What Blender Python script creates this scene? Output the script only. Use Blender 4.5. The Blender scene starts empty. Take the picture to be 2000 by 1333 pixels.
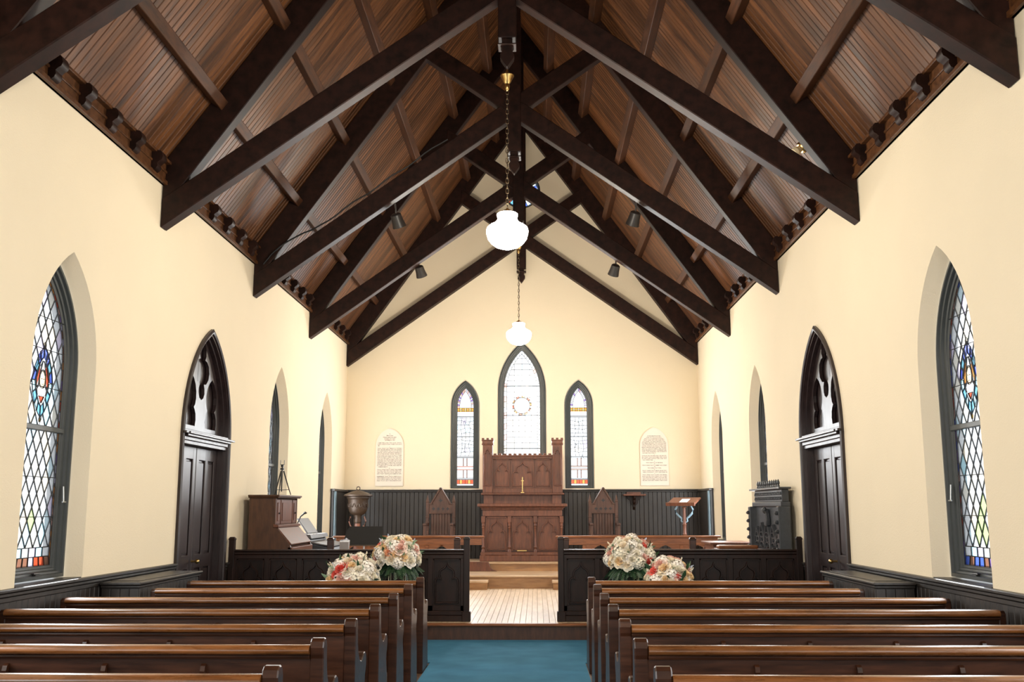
import bpy, bmesh, math, random
from mathutils import Vector, Matrix
from mathutils.geometry import tessellate_polygon
random.seed(7)
S = bpy.context.scene
COL = S.collection
PI = math.pi

# ------------------------------------------------------------------ camera
cam = bpy.data.cameras.new('camera'); camo = bpy.data.objects.new('camera', cam); COL.objects.link(camo)
cam.sensor_width = 36; cam.lens = 1959.9 / 2000 * 36; cam.clip_end = 200
PIT, YAW, ROL = 0.165, 0.02368, -0.00147
fw = Vector((-math.sin(YAW) * math.cos(PIT), math.cos(YAW) * math.cos(PIT), math.sin(PIT)))
rt = Vector((math.cos(YAW), math.sin(YAW), 0)); up = rt.cross(fw)
r2 = rt * math.cos(ROL) + up * math.sin(ROL); u2 = up * math.cos(ROL) - rt * math.sin(ROL)
camo.matrix_world = Matrix(((r2.x, u2.x, -fw.x, 0.2818), (r2.y, u2.y, -fw.y, 0), (r2.z, u2.z, -fw.z, 1.565), (0, 0, 0, 1)))
S.camera = camo

# ------------------------------------------------------------------ world, light, exposure
w = bpy.data.worlds.new('world'); S.world = w; w.use_nodes = True
bg = w.node_tree.nodes['Background']; bg.inputs[0].default_value = (0.93, 0.97, 1, 1); bg.inputs[1].default_value = 1.6
S.view_settings.view_transform = 'Standard'; S.view_settings.look = 'None'
S.view_settings.gamma = 1; S.view_settings.use_curve_mapping = False
S.view_settings.exposure = 0.6
WIN_Y = (-2.2, 1.24, 4.65, 8.05, 14.98, 18.33)     # centres of the side windows
def area(name, loc, rot, sx, sy, power, color):
    l = bpy.data.lights.new(name, 'AREA'); l.shape = 'RECTANGLE'; l.size = sx; l.size_y = sy
    l.energy = power; l.color = color
    o = bpy.data.objects.new(name, l); COL.objects.link(o); o.location = loc; o.rotation_euler = rot
    return o
DAY = (0.93, 0.97, 1.0)
SIDE_P, BACK_P, WEST_FILL_P = 42, 60, 150
for s in (-1, 1):
    for y in WIN_Y:
        area('daylight_side_window', (s * 3.545, y, 2.05), (0, s * PI / 2, 0), 2.1, 0.9, SIDE_P, DAY)
area('west_fill_light', (0, -5.9, 3.5), (PI / 2, 0, 0), 3.0, 4.6, WEST_FILL_P, (1.0, 0.96, 0.9))  # fill light set in an added west window, out of view
for x, z, sx, sz in ((0, 3.2, .66, 2.2), (-1.147, 2.9, .32, 1.6), (1.147, 2.9, .32, 1.6)):
    area('daylight_altar_window', (x, 20.235, z), (-PI / 2, 0, 0), sx, sz, BACK_P * sx * sz, DAY)

# ------------------------------------------------------------------ materials
MATS = {}
def nodemat(name):
    m = bpy.data.materials.new(name); m.use_nodes = True; MATS[name] = m
    return m, m.node_tree, m.node_tree.nodes['Principled BSDF']
def paint(name, col, rough=.6, noise=.06, scale=6., bump=0., metal=0., bscale=60., spec=.5):
    m, t, b = nodemat(name); N = t.nodes; L = t.links
    tc = N.new('ShaderNodeTexCoord'); n = N.new('ShaderNodeTexNoise'); n.inputs['Scale'].default_value = scale; n.inputs['Detail'].default_value = 4
    L.new(tc.outputs['Object'], n.inputs['Vector'])
    r = N.new('ShaderNodeMix'); r.data_type = 'RGBA'
    r.inputs[6].default_value = tuple(c * (1 - noise) for c in col) + (1,); r.inputs[7].default_value = tuple(min(1, c * (1 + noise)) for c in col) + (1,)
    L.new(n.outputs['Fac'], r.inputs[0]); L.new(r.outputs[2], b.inputs['Base Color'])
    b.inputs['Roughness'].default_value = rough; b.inputs['Metallic'].default_value = metal; b.inputs['Specular IOR Level'].default_value = spec
    if bump:
        n2 = N.new('ShaderNodeTexNoise'); n2.inputs['Scale'].default_value = bscale; n2.inputs['Detail'].default_value = 5
        L.new(tc.outputs['Object'], n2.inputs['Vector'])
        bp = N.new('ShaderNodeBump'); bp.inputs['Strength'].default_value = bump; bp.inputs['Distance'].default_value = .01
        L.new(n2.outputs['Fac'], bp.inputs['Height']); L.new(bp.outputs[0], b.inputs['Normal'])
    return m
def wood(name, c1, c2, rough=.35, stretch=(1, 8, 8), scale=4., var=.25, coat=0., spec=.5, bump=.12):
    m, t, b = nodemat(name); N = t.nodes; L = t.links
    tc = N.new('ShaderNodeTexCoord'); mp = N.new('ShaderNodeMapping'); mp.inputs['Scale'].default_value = stretch
    oi = N.new('ShaderNodeObjectInfo'); vm = N.new('ShaderNodeVectorMath'); vm.operation = 'ADD'
    cb = N.new('ShaderNodeCombineXYZ')
    ml = N.new('ShaderNodeMath'); ml.operation = 'MULTIPLY'; ml.inputs[1].default_value = 37.
    L.new(oi.outputs['Random'], ml.inputs[0]); L.new(ml.outputs[0], cb.inputs[0]); L.new(ml.outputs[0], cb.inputs[2])
    L.new(tc.outputs['Object'], mp.inputs[0]); L.new(mp.outputs[0], vm.inputs[0]); L.new(cb.outputs[0], vm.inputs[1])
    n = N.new('ShaderNodeTexNoise'); n.inputs['Scale'].default_value = scale; n.inputs['Detail'].default_value = 6; n.inputs['Roughness'].default_value = .65
    L.new(vm.outputs[0], n.inputs['Vector'])
    cr = N.new('ShaderNodeValToRGB'); e = cr.color_ramp.elements
    e[0].position = .3; e[0].color = c1 + (1,); e[1].position = .72; e[1].color = c2 + (1,)
    L.new(n.outputs['Fac'], cr.inputs[0])
    hs = N.new('ShaderNodeHueSaturation'); mr = N.new('ShaderNodeMapRange')
    mr.inputs[3].default_value = 1 - var; mr.inputs[4].default_value = 1 + var
    L.new(oi.outputs['Random'], mr.inputs[0]); L.new(mr.outputs[0], hs.inputs['Value']); L.new(cr.outputs[0], hs.inputs['Color'])
    L.new(hs.outputs[0], b.inputs['Base Color']); b.inputs['Roughness'].default_value = rough
    rr = N.new('ShaderNodeMapRange'); rr.inputs[3].default_value = rough - .08; rr.inputs[4].default_value = rough + .12
    L.new(n.outputs['Fac'], rr.inputs[0]); L.new(rr.outputs[0], b.inputs['Roughness'])
    bp = N.new('ShaderNodeBump'); bp.inputs['Strength'].default_value = bump; bp.inputs['Distance'].default_value = .004
    L.new(n.outputs['Fac'], bp.inputs['Height']); L.new(bp.outputs[0], b.inputs['Normal'])
    b.inputs['Specular IOR Level'].default_value = spec
    if coat: b.inputs['Coat Weight'].default_value = coat; b.inputs['Coat Roughness'].default_value = .2
    return m
def glass(name, col, mixd=.12):
    m = bpy.data.materials.new(name); m.use_nodes = True; MATS[name] = m; t = m.node_tree; N = t.nodes; L = t.links
    N.clear(); out = N.new('ShaderNodeOutputMaterial'); tr = N.new('ShaderNodeBsdfTransparent'); tl = N.new('ShaderNodeBsdfTranslucent')
    df = N.new('ShaderNodeBsdfGlossy'); df.inputs['Roughness'].default_value = .15; df.inputs[0].default_value = (.9, .9, .9, 1)
    c = tuple(x ** .5 for x in col) + (1,)
    tc = N.new('ShaderNodeTexCoord'); n = N.new('ShaderNodeTexNoise'); n.inputs['Scale'].default_value = 14
    L.new(tc.outputs['Object'], n.inputs['Vector'])
    mx = N.new('ShaderNodeMix'); mx.data_type = 'RGBA'; mx.inputs[6].default_value = tuple(x * .9 for x in c[:3]) + (1,); mx.inputs[7].default_value = c
    L.new(n.outputs['Fac'], mx.inputs[0]); L.new(mx.outputs[2], tr.inputs[0]); L.new(mx.outputs[2], tl.inputs[0])
    a = N.new('ShaderNodeMixShader'); a.inputs[0].default_value = mixd; L.new(tr.outputs[0], a.inputs[1]); L.new(tl.outputs[0], a.inputs[2])
    b = N.new('ShaderNodeMixShader'); b.inputs[0].default_value = .04; L.new(a.outputs[0], b.inputs[1]); L.new(df.outputs[0], b.inputs[2])
    L.new(b.outputs[0], out.inputs[0]); return m
paint('plaster', (.865, .76, .575), .85, .035, 1.3, .25, bscale=90, spec=.2)
wood('ceiling_wood', (.04, .014, .005), (.175, .068, .023), .45, (1, 9, 9), 2.2, .38, spec=.3)
wood('timber', (.007, .003, .002), (.032, .011, .0068), .5, (3, 3, 3), 3, .1, spec=.22)
wood('purlin_wood', (.03, .0115, .005), (.095, .036, .015), .55, (8, 1, 8), 3, .1, spec=.2)
wood('pew_wood', (.014, .0045, .002), (.06, .019, .007), .34, (1, 9, 9), 3, .2, coat=.12, spec=.35)
wood('lit_pew_rail_wood', (.075, .026, .007), (.24, .088, .024), .26, (1, 10, 10), 3, .15, coat=.4)  # brighter pew wood: light on the rail tops put into the colour
wood('dark_wood', (.007, .003, .002), (.026, .010, .0065), .42, (4, 4, 1), 4, .15, spec=.3)
wood('wainscot_wood', (.012, .010, .0085), (.035, .028, .024), .38, (8, 8, 1), 3, .15)
wood('altar_wood', (.07, .024, .0125), (.19, .066, .034), .42, (6, 6, 1), 4, .1)
wood('rail_wood', (.13, .042, .013), (.33, .115, .035), .33, (1, 8, 8), 4, .1, coat=.2)
wood('organ_wood', (.045, .018, .008), (.11, .045, .019), .42, (5, 5, 1), 4, .05)
wood('chair_wood', (.035, .014, .008), (.10, .042, .024), .45, (6, 6, 1), 4, .08)
wood('floor_wood', (.52, .38, .25), (.76, .6, .44), .34, (9, 1, 9), 2, .07, bump=.02)
wood('lit_tread_wood', (.42, .27, .15), (.66, .47, .3), .3, (1, 9, 9), 3, .05, bump=.03)  # paler than the risers; window reflection on the treads put into the colour
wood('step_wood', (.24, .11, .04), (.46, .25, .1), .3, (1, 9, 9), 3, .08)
wood('nave_floor_wood', (.05, .025, .012), (.1, .05, .025), .4, (1, 9, 9), 3, .08)
wood('door_wood', (.014, .009, .0095), (.04, .024, .024), .34, (8, 8, 1), 3, .1)
paint('frame_paint', (.042, .05, .052), .42, .2, 8)
paint('slate_sheen', (.2, .3, .37), .35, .1, 5)  # window reflection on the corner strip put into the colour
paint('lead', (.02, .022, .025), .5, .1, 20, metal=.3)
paint('carpet', (.06, .2, .33), .95, .35, 3, .5, bscale=400, spec=.1)
paint('black_metal', (.012, .012, .013), .45, .1, 10)
paint('spot_metal', (.03, .026, .024), .4, .1, 10)
paint('brass', (.62, .42, .16), .28, .1, 8, metal=1)
paint('chain_metal', (.25, .19, .12), .35, .1, 8, metal=1)
paint('gold_wire', (.75, .66, .42), .35, .05, 8, metal=.6)
paint('steel', (.55, .58, .6), .35, .05, 8, metal=.8)
paint('ivory', (.8, .68, .45), .35, .05, 8)
paint('bronze', (.05, .03, .018), .45, .25, 12, .3, metal=.35)
paint('marble', (.84, .76, .66), .5, .06, 4)
paint('letter', (.06, .035, .02), .7, .1, 8)
paint('grey_plastic', (.11, .105, .105), .45, .06, 8)
paint('dark_plastic', (.03, .035, .04), .35, .06, 8)
paint('white_key', (.8, .8, .78), .3, .02, 8)
paint('paper_bag', (.3, .28, .28), .6, .06, 30)
paint('white_paper', (.85, .86, .9), .7, .03, 20)
paint('carved_black', (.055, .06, .068), .3, .3, 14, .25, bscale=40)
paint('leaf_green', (.02, .06, .022), .5, .3, 20)
paint('sage_green', (.2, .3, .18), .55, .2, 20)
paint('lime_green', (.3, .5, .1), .5, .2, 20)
for n, c in (('white', (.86, .8, .72)), ('cream', (.86, .74, .56)), ('blush', (.85, .66, .57)), ('peach', (.82, .38, .2)), ('coral', (.75, .12, .09)), ('blue', (.55, .62, .76)), ('ivory2', (.82, .76, .62)), ('gold', (.85, .62, .34)), ('rosy', (.78, .46, .38))):
    paint('petal_' + n, c, .6, .08, 30, spec=.3)
G = {'clear': (.95, .97, 1), 'clear2': (.97, .93, .84), 'aqua': (.55, .85, .95), 'lilac': (.8, .72, .9), 'ice': (.75, .92, 1), 'tan': (.93, .82, .66),
     'red': (.75, .10, .04), 'orange': (.9, .36, .08), 'amber': (.95, .62, .12), 'blue': (.10, .18, .72), 'sky': (.18, .5, .72), 'purple': (.35, .22, .55),
     'green': (.62, .8, .35), 'brown': (.35, .16, .1), 'rose': (.85, .5, .42), 'flesh': (.95, .75, .5), 'navy': (.05, .08, .3)}
for k, v in G.items(): glass('glass_' + k, v)
def emit(name, col, st):
    m = bpy.data.materials.new(name); m.use_nodes = True; MATS[name] = m; t = m.node_tree
    b = t.nodes['Principled BSDF']; b.inputs['Base Color'].default_value = (.9, .88, .82, 1)
    b.inputs['Emission Color'].default_value = col + (1,); b.inputs['Emission Strength'].default_value = st; b.inputs['Roughness'].default_value = .2
emit('lamp_globe', (1, .88, .70), 120)

# ------------------------------------------------------------------ mesh helpers
class MB:
    def __init__(s): s.v = []; s.f = []
    def add(s, vs, fs):
        n = len(s.v); s.v += [tuple(x) for x in vs]; s.f += [tuple(i + n for i in f) for f in fs]; return s
    def box(s, x0, x1, y0, y1, z0, z1):
        return s.add([(x0, y0, z0), (x1, y0, z0), (x1, y1, z0), (x0, y1, z0), (x0, y0, z1), (x1, y0, z1), (x1, y1, z1), (x0, y1, z1)],
                     [(0, 3, 2, 1), (4, 5, 6, 7), (0, 1, 5, 4), (1, 2, 6, 5), (2, 3, 7, 6), (3, 0, 4, 7)])
    def prism(s, poly, fn, a, b):           # poly 2d extruded between depths a,b ; fn(u,v,d)->xyz
        n = len(poly)
        vs = [fn(u, v, a) for u, v in poly] + [fn(u, v, b) for u, v in poly]
        fs = [tuple(range(n))[::-1], tuple(range(n, 2 * n))] + [(i, (i + 1) % n, n + (i + 1) % n, n + i) for i in range(n)]
        return s.add(vs, fs)
    def loft(s, rings, closed=True, cap=False):
        n = len(rings[0]); vs = [p for r in rings for p in r]; fs = []
        for k in range(len(rings) - 1):
            for i in range(n if closed else n - 1):
                j = (i + 1) % n; fs.append((k * n + i, k * n + j, (k + 1) * n + j, (k + 1) * n + i))
        if cap: fs += [tuple(range(n))[::-1], tuple(range((len(rings) - 1) * n, len(rings) * n))]
        return s.add(vs, fs)
    def lathe(s, prof, c=(0, 0, 0), seg=24, cap=True):
        rings = [[(c[0] + r * math.cos(2 * PI * i / seg), c[1] + r * math.sin(2 * PI * i / seg), c[2] + z) for i in range(seg)] for r, z in prof]
        return s.loft(rings, True, cap)
    def tube(s, path, r, seg=8, cap=True):
        P = [Vector(p) for p in path]; rings = []; ref = Vector((0, 0, 1))
        for i, p in enumerate(P):
            t = (P[min(i + 1, len(P) - 1)] - P[max(i - 1, 0)]).normalized()
            a = t.cross(ref)
            if a.length < .05: a = t.cross(Vector((1, 0, 0)))
            a.normalize(); b = t.cross(a); rr = r[i] if isinstance(r, (list, tuple)) else r
            rings.append([tuple(p + (a * math.cos(2 * PI * k / seg) + b * math.sin(2 * PI * k / seg)) * rr) for k in range(seg)])
        return s.loft(rings, True, cap)
    def ribbon(s, path, fn, w, d0, d1, closed=False):   # bar of rectangular section along a 2d path
        P = [Vector(p) for p in path]; n = len(P); rings = []
        for i in range(n):
            if closed: t = P[(i + 1) % n] - P[i - 1]
            else: t = P[min(i + 1, n - 1)] - P[max(i - 1, 0)]
            t.normalize(); nn = Vector((-t.y, t.x)); a = P[i] + nn * w / 2; b = P[i] - nn * w / 2
            a2 = P[i] + nn * w * .28; b2 = P[i] - nn * w * .28
            rings.append([fn(a.x, a.y, d0), fn(b.x, b.y, d0), fn(b.x, b.y, (d0 + d1) / 2), fn(b2.x, b2.y, d1), fn(a2.x, a2.y, d1), fn(a.x, a.y, (d0 + d1) / 2)])
        if closed: rings.append(rings[0])
        return s.loft(rings, True, not closed)
    def build(s, name, mat, parent=None, smooth=None, bevel=0, loc=None):
        me = bpy.data.meshes.new(name); me.from_pydata(s.v, [], s.f)
        bm = bmesh.new(); bm.from_mesh(me)
        if bevel:
            bmesh.ops.recalc_face_normals(bm, faces=bm.faces)
            ed = [e for e in bm.edges if len(e.link_faces) == 2 and e.calc_face_angle(0) > .6]
            bmesh.ops.bevel(bm, geom=ed, offset=bevel, segments=1, affect='EDGES')
        bmesh.ops.recalc_face_normals(bm, faces=bm.faces)
        bm.to_mesh(me); bm.free()
        if smooth:
            me.shade_smooth(); me.set_sharp_from_angle(angle=math.radians(smooth))
        if mat: me.materials.append(MATS[mat])
        return link(name, me, parent, loc)
def link(name, me, parent=None, loc=None, rot=None, sc=None):
    o = bpy.data.objects.new(name, me); COL.objects.link(o)
    if parent: o.parent = parent
    if loc: o.location = loc
    if rot: o.rotation_euler = rot
    if sc: o.scale = sc
    return o
def tag(o, label=None, cat=None, group=None, kind=None):
    if label: o['label'] = label
    if cat: o['category'] = cat
    if group: o['group'] = group
    if kind: o['kind'] = kind
    return o
def thing(name, label, cat, loc=(0, 0, 0), rz=0, group=None):
    o = link(name, None, None, loc); o.rotation_euler[2] = rz; o.empty_display_size = .1
    return tag(o, label, cat, group)
def struct(name): return tag(link(name, None), kind='structure')
def PX(x, sg=1): return lambda u, z, d: (x + sg * d, u, z)      # plane x = const; d goes towards +x*sg
def PY(y, sg=-1): return lambda u, z, d: (u, y + sg * d, z)
class Lan:                                # pointed arch outline
    def __init__(s, uc, h, zb, zs, R): s.uc, s.h, s.zb, s.zs, s.R = uc, h, zb, zs, R
    @staticmethod
    def rise(uc, h, zb, zs, r): return Lan(uc, h, zb, zs, (h * h + r * r) / (2 * h))
    @property
    def apex(s): c = s.R - s.h; return s.zs + math.sqrt(max(0, s.R ** 2 - c * c))
    def inset(s, t, tb=None): return Lan(s.uc, s.h - t, s.zb + (t if tb is None else tb), s.zs, s.R - t)
    def top(s, u): return s.zs + math.sqrt(max(0, s.R ** 2 - (abs(u - s.uc) + s.R - s.h) ** 2))
    def us(s, n=10):
        a = math.acos((s.R - s.h) / s.R); L = [s.R * math.cos(a * k / n) - (s.R - s.h) for k in range(n + 1)]
        return [s.uc - x for x in L] + [s.uc + x for x in L[::-1][1:]]
    def pts(s, n=10):                    # closed outline, starting bottom left
        U = s.us(n); return [(s.uc - s.h, s.zb)] + [(u, s.top(u)) for u in U] + [(s.uc + s.h, s.zb)]
def clip(poly, conv):                    # Sutherland-Hodgman, conv counter-clockwise
    out = poly
    for i in range(len(conv)):
        a, b = conv[i], conv[(i + 1) % len(conv)]; inp = out; out = []
        if not inp: break
        sd = lambda p: (b[0] - a[0]) * (p[1] - a[1]) - (b[1] - a[1]) * (p[0] - a[0])
        for k in range(len(inp)):
            p, q = inp[k - 1], inp[k]; sp, sq = sd(p), sd(q)
            if (sp < 0) != (sq < 0):
                t = sp / (sp - sq); out.append((p[0] + (q[0] - p[0]) * t, p[1] + (q[1] - p[1]) * t))
            if sq >= 0: out.append(q)
    return out
def parea(p): return abs(sum(p[i - 1][0] * p[i][1] - p[i][0] * p[i - 1][1] for i in range(len(p)))) / 2
def shrink(p, t):                        # shrink a convex polygon by roughly t
    cx = sum(a for a, b in p) / len(p); cy = sum(b for a, b in p) / len(p)
    ccw = sum(p[i - 1][0] * p[i][1] - p[i][0] * p[i - 1][1] for i in range(len(p))) > 0
    q = p if ccw else p[::-1]; out = q
    n = len(q); lines = []
    for i in range(n):
        a, b = Vector(q[i]), Vector(q[(i + 1) % n]); d = (b - a)
        if d.length < 1e-6: continue
        nn = Vector((-d.y, d.x)).normalized() * t; lines.append((tuple(a + nn), tuple(b + nn)))
    big = [(cx - 9, cy - 9), (cx + 9, cy - 9), (cx + 9, cy + 9), (cx - 9, cy + 9)]; out = big
    for a, b in lines:
        inp = out; out = []
        sd = lambda p: (b[0] - a[0]) * (p[1] - a[1]) - (b[1] - a[1]) * (p[0] - a[0])
        for k in range(len(inp)):
            P, Q = inp[k - 1], inp[k]; sp, sq = sd(P), sd(Q)
            if (sp < 0) != (sq < 0):
                tt = sp / (sp - sq); out.append((P[0] + (Q[0] - P[0]) * tt, P[1] + (Q[1] - P[1]) * tt))
            if sq >= 0: out.append(Q)
        if not out: return []
    return out

# ------------------------------------------------------------------ dimensions of the church
W = 3.562; YB = 20.26; YR = -6.0; RZ, RK = 10.1, 1.4      # half width, altar wall, rear wall, roof underside z = RZ - RK*|x|
ZC = 0.20                                                  # chancel floor
YS = 12.40                                                 # chancel step
def roofz(x): return RZ - RK * abs(x)

# ------------------------------------------------------------------ floor
fl = MB().box(-W - .3, W + .3, YR - .2, YS, -.1, 0).build('floor', 'nave_floor_wood'); tag(fl, kind='structure')
cf = struct('floor_chancel')
MB().box(-W - .3, W + .3, YS + .02, YB + .2, -.1, ZC - .022).build('platform', 'dark_wood', cf)
pw = .072; m0 = None
nb = int(2 * W / pw)
for i in range(nb):
    x = -W + (i + .5) * (2 * W / nb)
    if m0 is None:
        hw = W / nb - .0012
        m0 = MB().prism([(-hw, 0), (hw, 0), (hw, .018), (hw - .002, .02), (-hw + .002, .02), (-hw, .018)], lambda u, v, d: (u, d, v), 0, 5.2).build('floor_plank', 'floor_wood', cf, loc=(x, YS + .06, ZC - .02))
    else: link('floor_plank', m0.data, cf, (x, YS + .06, ZC - .02))
MB().box(-W, W, 17.65, YB, ZC - .02, ZC).build('platform_back', 'step_wood', cf)
MB().box(-W, W, YS, YS + .03, 0, ZC - .035).build('riser', 'chair_wood', cf)
MB().box(-W, W, YS - .03, YS + .06, ZC - .035, ZC).build('nosing', 'rail_wood', cf, bevel=.01)
tag(MB().box(-.81, .772, -3, 10.62, 0, .010).build('carpet_runner', 'carpet'), 'teal blue carpet runner along the centre aisle', 'carpet')
tag(MB().box(-3.3, 3.3, 10.62, YS - .002, 0, .010).build('cross_carpet', 'carpet'), 'teal blue carpet crossing below the chancel step', 'carpet')
# sanctuary steps
st = struct('step_lower')
Z1, Z2, Y1, Y2 = .42, .58, 17.72, 18.9
MB().box(-W, W, Y1, YB, ZC, Z1 - .04).build('riser', 'step_wood', st)
MB().box(-W, W, Y1 - .035, YB, Z1 - .04, Z1).build('tread', 'lit_tread_wood', st, bevel=.012)
MB().box(-W, W, Y1 - .012, Y1, ZC, ZC + .025).build('shoe_moulding', 'step_wood', st)
st = struct('step_upper')
MB().box(-W + .02, W - .02, Y2, YB, Z1, Z2 - .04).build('riser', 'step_wood', st)
MB().box(-W + .02, W - .02, Y2 - .035, YB, Z2 - .04, Z2).build('tread', 'lit_tread_wood', st, bevel=.012)
MB().prism([(-.95, Z1), (-.44, Z1), (-.46, Z1 + .012), (-.53, Z1 + .03), (-.565, Z1 + .07), (-.585, Z1 + .13), (-.6, Z2 + .01), (-.95, Z2 + .01)], PY(0, 1), Y2 - .09, Y2 - .04).build('scroll_end', 'altar_wood', st, bevel=.006)
for s, x0 in ((-1, -.56), (1, .56)):
    k = thing('kneeling_step', 'low wooden kneeling step before the %s communion rail' % ('organ side' if s < 0 else 'lectern side'), 'step', (s * 1.9, 17.5, ZC))
    xs = sorted((x0 - s * 1.9, s * 3.3 - s * 1.9))
    MB().box(xs[0], xs[1], -.1, .18, 0, .11).build('riser', 'step_wood', k)
    MB().box(xs[0] - .02, xs[1] + .02, -.13, .18, .11, .15).build('tread', 'lit_tread_wood', k, bevel=.008)

# ------------------------------------------------------------------ walls with pointed openings
ZW = roofz(W) + .12
def sheet(mb, fn, us, top, ops, zb=0):
    """vertical wall sheet in (u,z); ops: list of Lan (sorted) ; top(u)"""
    for a, b in zip(us[:-1], us[1:]):
        m = (a + b) / 2; o = next((o for o in ops if o.uc - o.h < m < o.uc + o.h), None)
        q = lambda u0, z0, u1, z1, u1b, z1b, u0b, z0b: mb.add([fn(u0, z0, 0), fn(u1, z1, 0), fn(u1b, z1b, 0), fn(u0b, z0b, 0)], [(0, 1, 2, 3)])
        if o is None: q(a, zb, b, zb, b, top(b), a, top(a))
        else:
            if o.zb > zb: q(a, zb, b, zb, b, o.zb, a, o.zb)
            q(a, o.top(a), b, o.top(b), b, top(b), a, top(a))
def reveal(mb, fn, L0, L1, d0, d1, n=10):
    A = [fn(u, z, d0) for u, z in L0.pts(n)]; B = [fn(u, z, d1) for u, z in L1.pts(n)]
    mb.loft([A, B], True)
SW = [Lan.rise(y, .56, .985, 2.73, .95) for y in WIN_Y]        # side windows at the wall face
DO = Lan.rise(11.64, .80, 0, 2.38, 1.22)                        # doors
for s, nm in ((-1, 'wall_left'), (1, 'wall_right')):
    fn = PX(s * W, s); ops = sorted(SW + [DO], key=lambda o: o.uc); us = [YR]
    for o in ops: us += o.us(10)
    us.append(YB + .02); mb = MB(); sheet(mb, fn, us, lambda u: ZW, ops)
    for o in SW:
        reveal(mb, fn, o, o.inset(.055, 0), 0, .13); reveal(mb, fn, o.inset(.055, 0), o.inset(.055, 0), .13, .215)
    reveal(mb, fn, DO, DO, 0, .3)
    tag(mb.build(nm, 'plaster'), kind='structure')
BW = [Lan.rise(-1.15, .30, 1.95, 3.62, .53), Lan.rise(0, .50, 1.95, 3.92, 1.02), Lan.rise(1.15, .30, 1.95, 3.62, .53)]
fn = PY(YB, 1); mb = MB(); us = [-W - .02]
for o in BW: us += o.us(10)
us.append(W + .02)
RC, RR = 8.15, .40                                             # round gable window
gtop = lambda u: roofz(u) + .15
usl = [u for u in us]
iL = us.index(BW[1].us(10)[0]); iR = len(us) - 1 - us[::-1].index(BW[1].us(10)[-1])
sheet(mb, fn, us[:iL + 1], gtop, BW); sheet(mb, fn, us[iL:iR + 1], lambda u: 5.2, BW); sheet(mb, fn, us[iR:], gtop, BW)
cu = [-.5] + [-RR * math.cos(PI * k / 16) for k in range(17)] + [.5]
for a, b in zip(cu[:-1], cu[1:]):
    ra, rb = [math.sqrt(max(0, RR * RR - t * t)) for t in (a, b)]
    for za, zb_, ta, tb in ((5.2, 5.2, RC - ra, RC - rb), (RC + ra, RC + rb, gtop(a), gtop(b))):
        mb.add([fn(a, za, 0), fn(b, zb_, 0), fn(b, tb, 0), fn(a, ta, 0)], [(0, 1, 2, 3)])
for o in BW: reveal(mb, fn, o, o.inset(.02, 0), 0, .06); reveal(mb, fn, o.inset(.02, 0), o.inset(.02, 0), .06, .13)
cir = lambda r, d: [fn(r * math.cos(2 * PI * k / 32), RC + r * math.sin(2 * PI * k / 32), d) for k in range(32)]
mb.loft([cir(RR, 0), cir(RR, .3)])
tag(mb.build('wall_back', 'plaster'), kind='structure')
# rear wall behind the camera, with a west window added for fill light
WL = Lan.rise(0, 1.6, 1.1, 4.2, 2.2); fn = PY(YR, -1); mb = MB()
sheet(mb, fn, [-W - .02] + WL.us(10) + [W + .02], gtop, [WL]); reveal(mb, fn, WL, WL, 0, .4)
tag(mb.build('wall_rear', 'plaster'), kind='structure')

# ------------------------------------------------------------------ glazing
def frame(parent, fn, L, prof, mat='frame_paint', name='window_frame', n=12):
    mb = MB(); mb.loft([[fn(u, z, d) for u, z in L.inset(t, tb).pts(n)] for t, tb, d in prof], True)
    return mb.build(name, mat, parent, smooth=35)
class Cells:
    def __init__(s): s.c = []
    def put(s, poly, col):
        if len(poly) > 2 and parea(poly) > 2e-5: s.c.append((poly, col))
    def emit(s, parent, fn, d, lead, single):
        mb = MB(); groups = {}
        for p, col in s.c:
            q = shrink(p, lead)
            if not q or parea(q) < 1e-5: continue
            cx = sum(a for a, b in q) / len(q); cy = sum(b for a, b in q) / len(q); o3 = Vector(fn(cx, cy, d))
            n = len(p); P = p if sum(p[i - 1][0] * p[i][1] - p[i][0] * p[i - 1][1] for i in range(n)) > 0 else p[::-1]
            for i in range(len(P)):      # lead bar along each edge
                a, b = P[i], P[(i + 1) % len(P)]; e = Vector((b[0] - a[0], b[1] - a[1]))
                if e.length < .004: continue
                nn = Vector((-e.y, e.x)).normalized() * lead
                mb.add([fn(a[0], a[1], d - .006), fn(b[0], b[1], d - .006), fn(b[0] + nn.x, b[1] + nn.y, d - .004), fn(a[0] + nn.x, a[1] + nn.y, d - .004), fn(a[0] + nn.x, a[1] + nn.y, d + .006), fn(b[0] + nn.x, b[1] + nn.y, d + .006)],
                       [(0, 1, 2, 3), (3, 2, 5, 4)])
            if single:
                k = MB().prism([(a - cx, b - cy) for a, b in q], lambda u, v, e: tuple(Vector(fn(cx + u, cy + v, d + e)) - o3), 0, .004)
                k.build('pane', 'glass_' + col, parent, loc=tuple(o3))
            else:
                groups.setdefault(col, MB()).prism(q, fn, d, d + .004)
        for col, g in groups.items(): tag(g.build('glass_panes', 'glass_' + col, parent), kind='stuff')
        mb.build('lead_came', 'lead', parent)
def border(C, Lo, Li, step, cols, rnd, n=12):
    a, b = Lo.pts(n), Li.pts(n); a = a + [a[0]]; b = b + [b[0]]
    for i in range(len(a) - 1):
        ln = math.dist(a[i], a[i + 1]); k = max(1, round(ln / step))
        for j in range(k):
            f = lambda P, Q, t: (P[0] + (Q[0] - P[0]) * t, P[1] + (Q[1] - P[1]) * t)
            C.put([f(a[i], a[i + 1], j / k), f(a[i], a[i + 1], (j + 1) / k), f(b[i], b[i + 1], (j + 1) / k), f(b[i], b[i + 1], j / k)], rnd.choice(cols))
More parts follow.
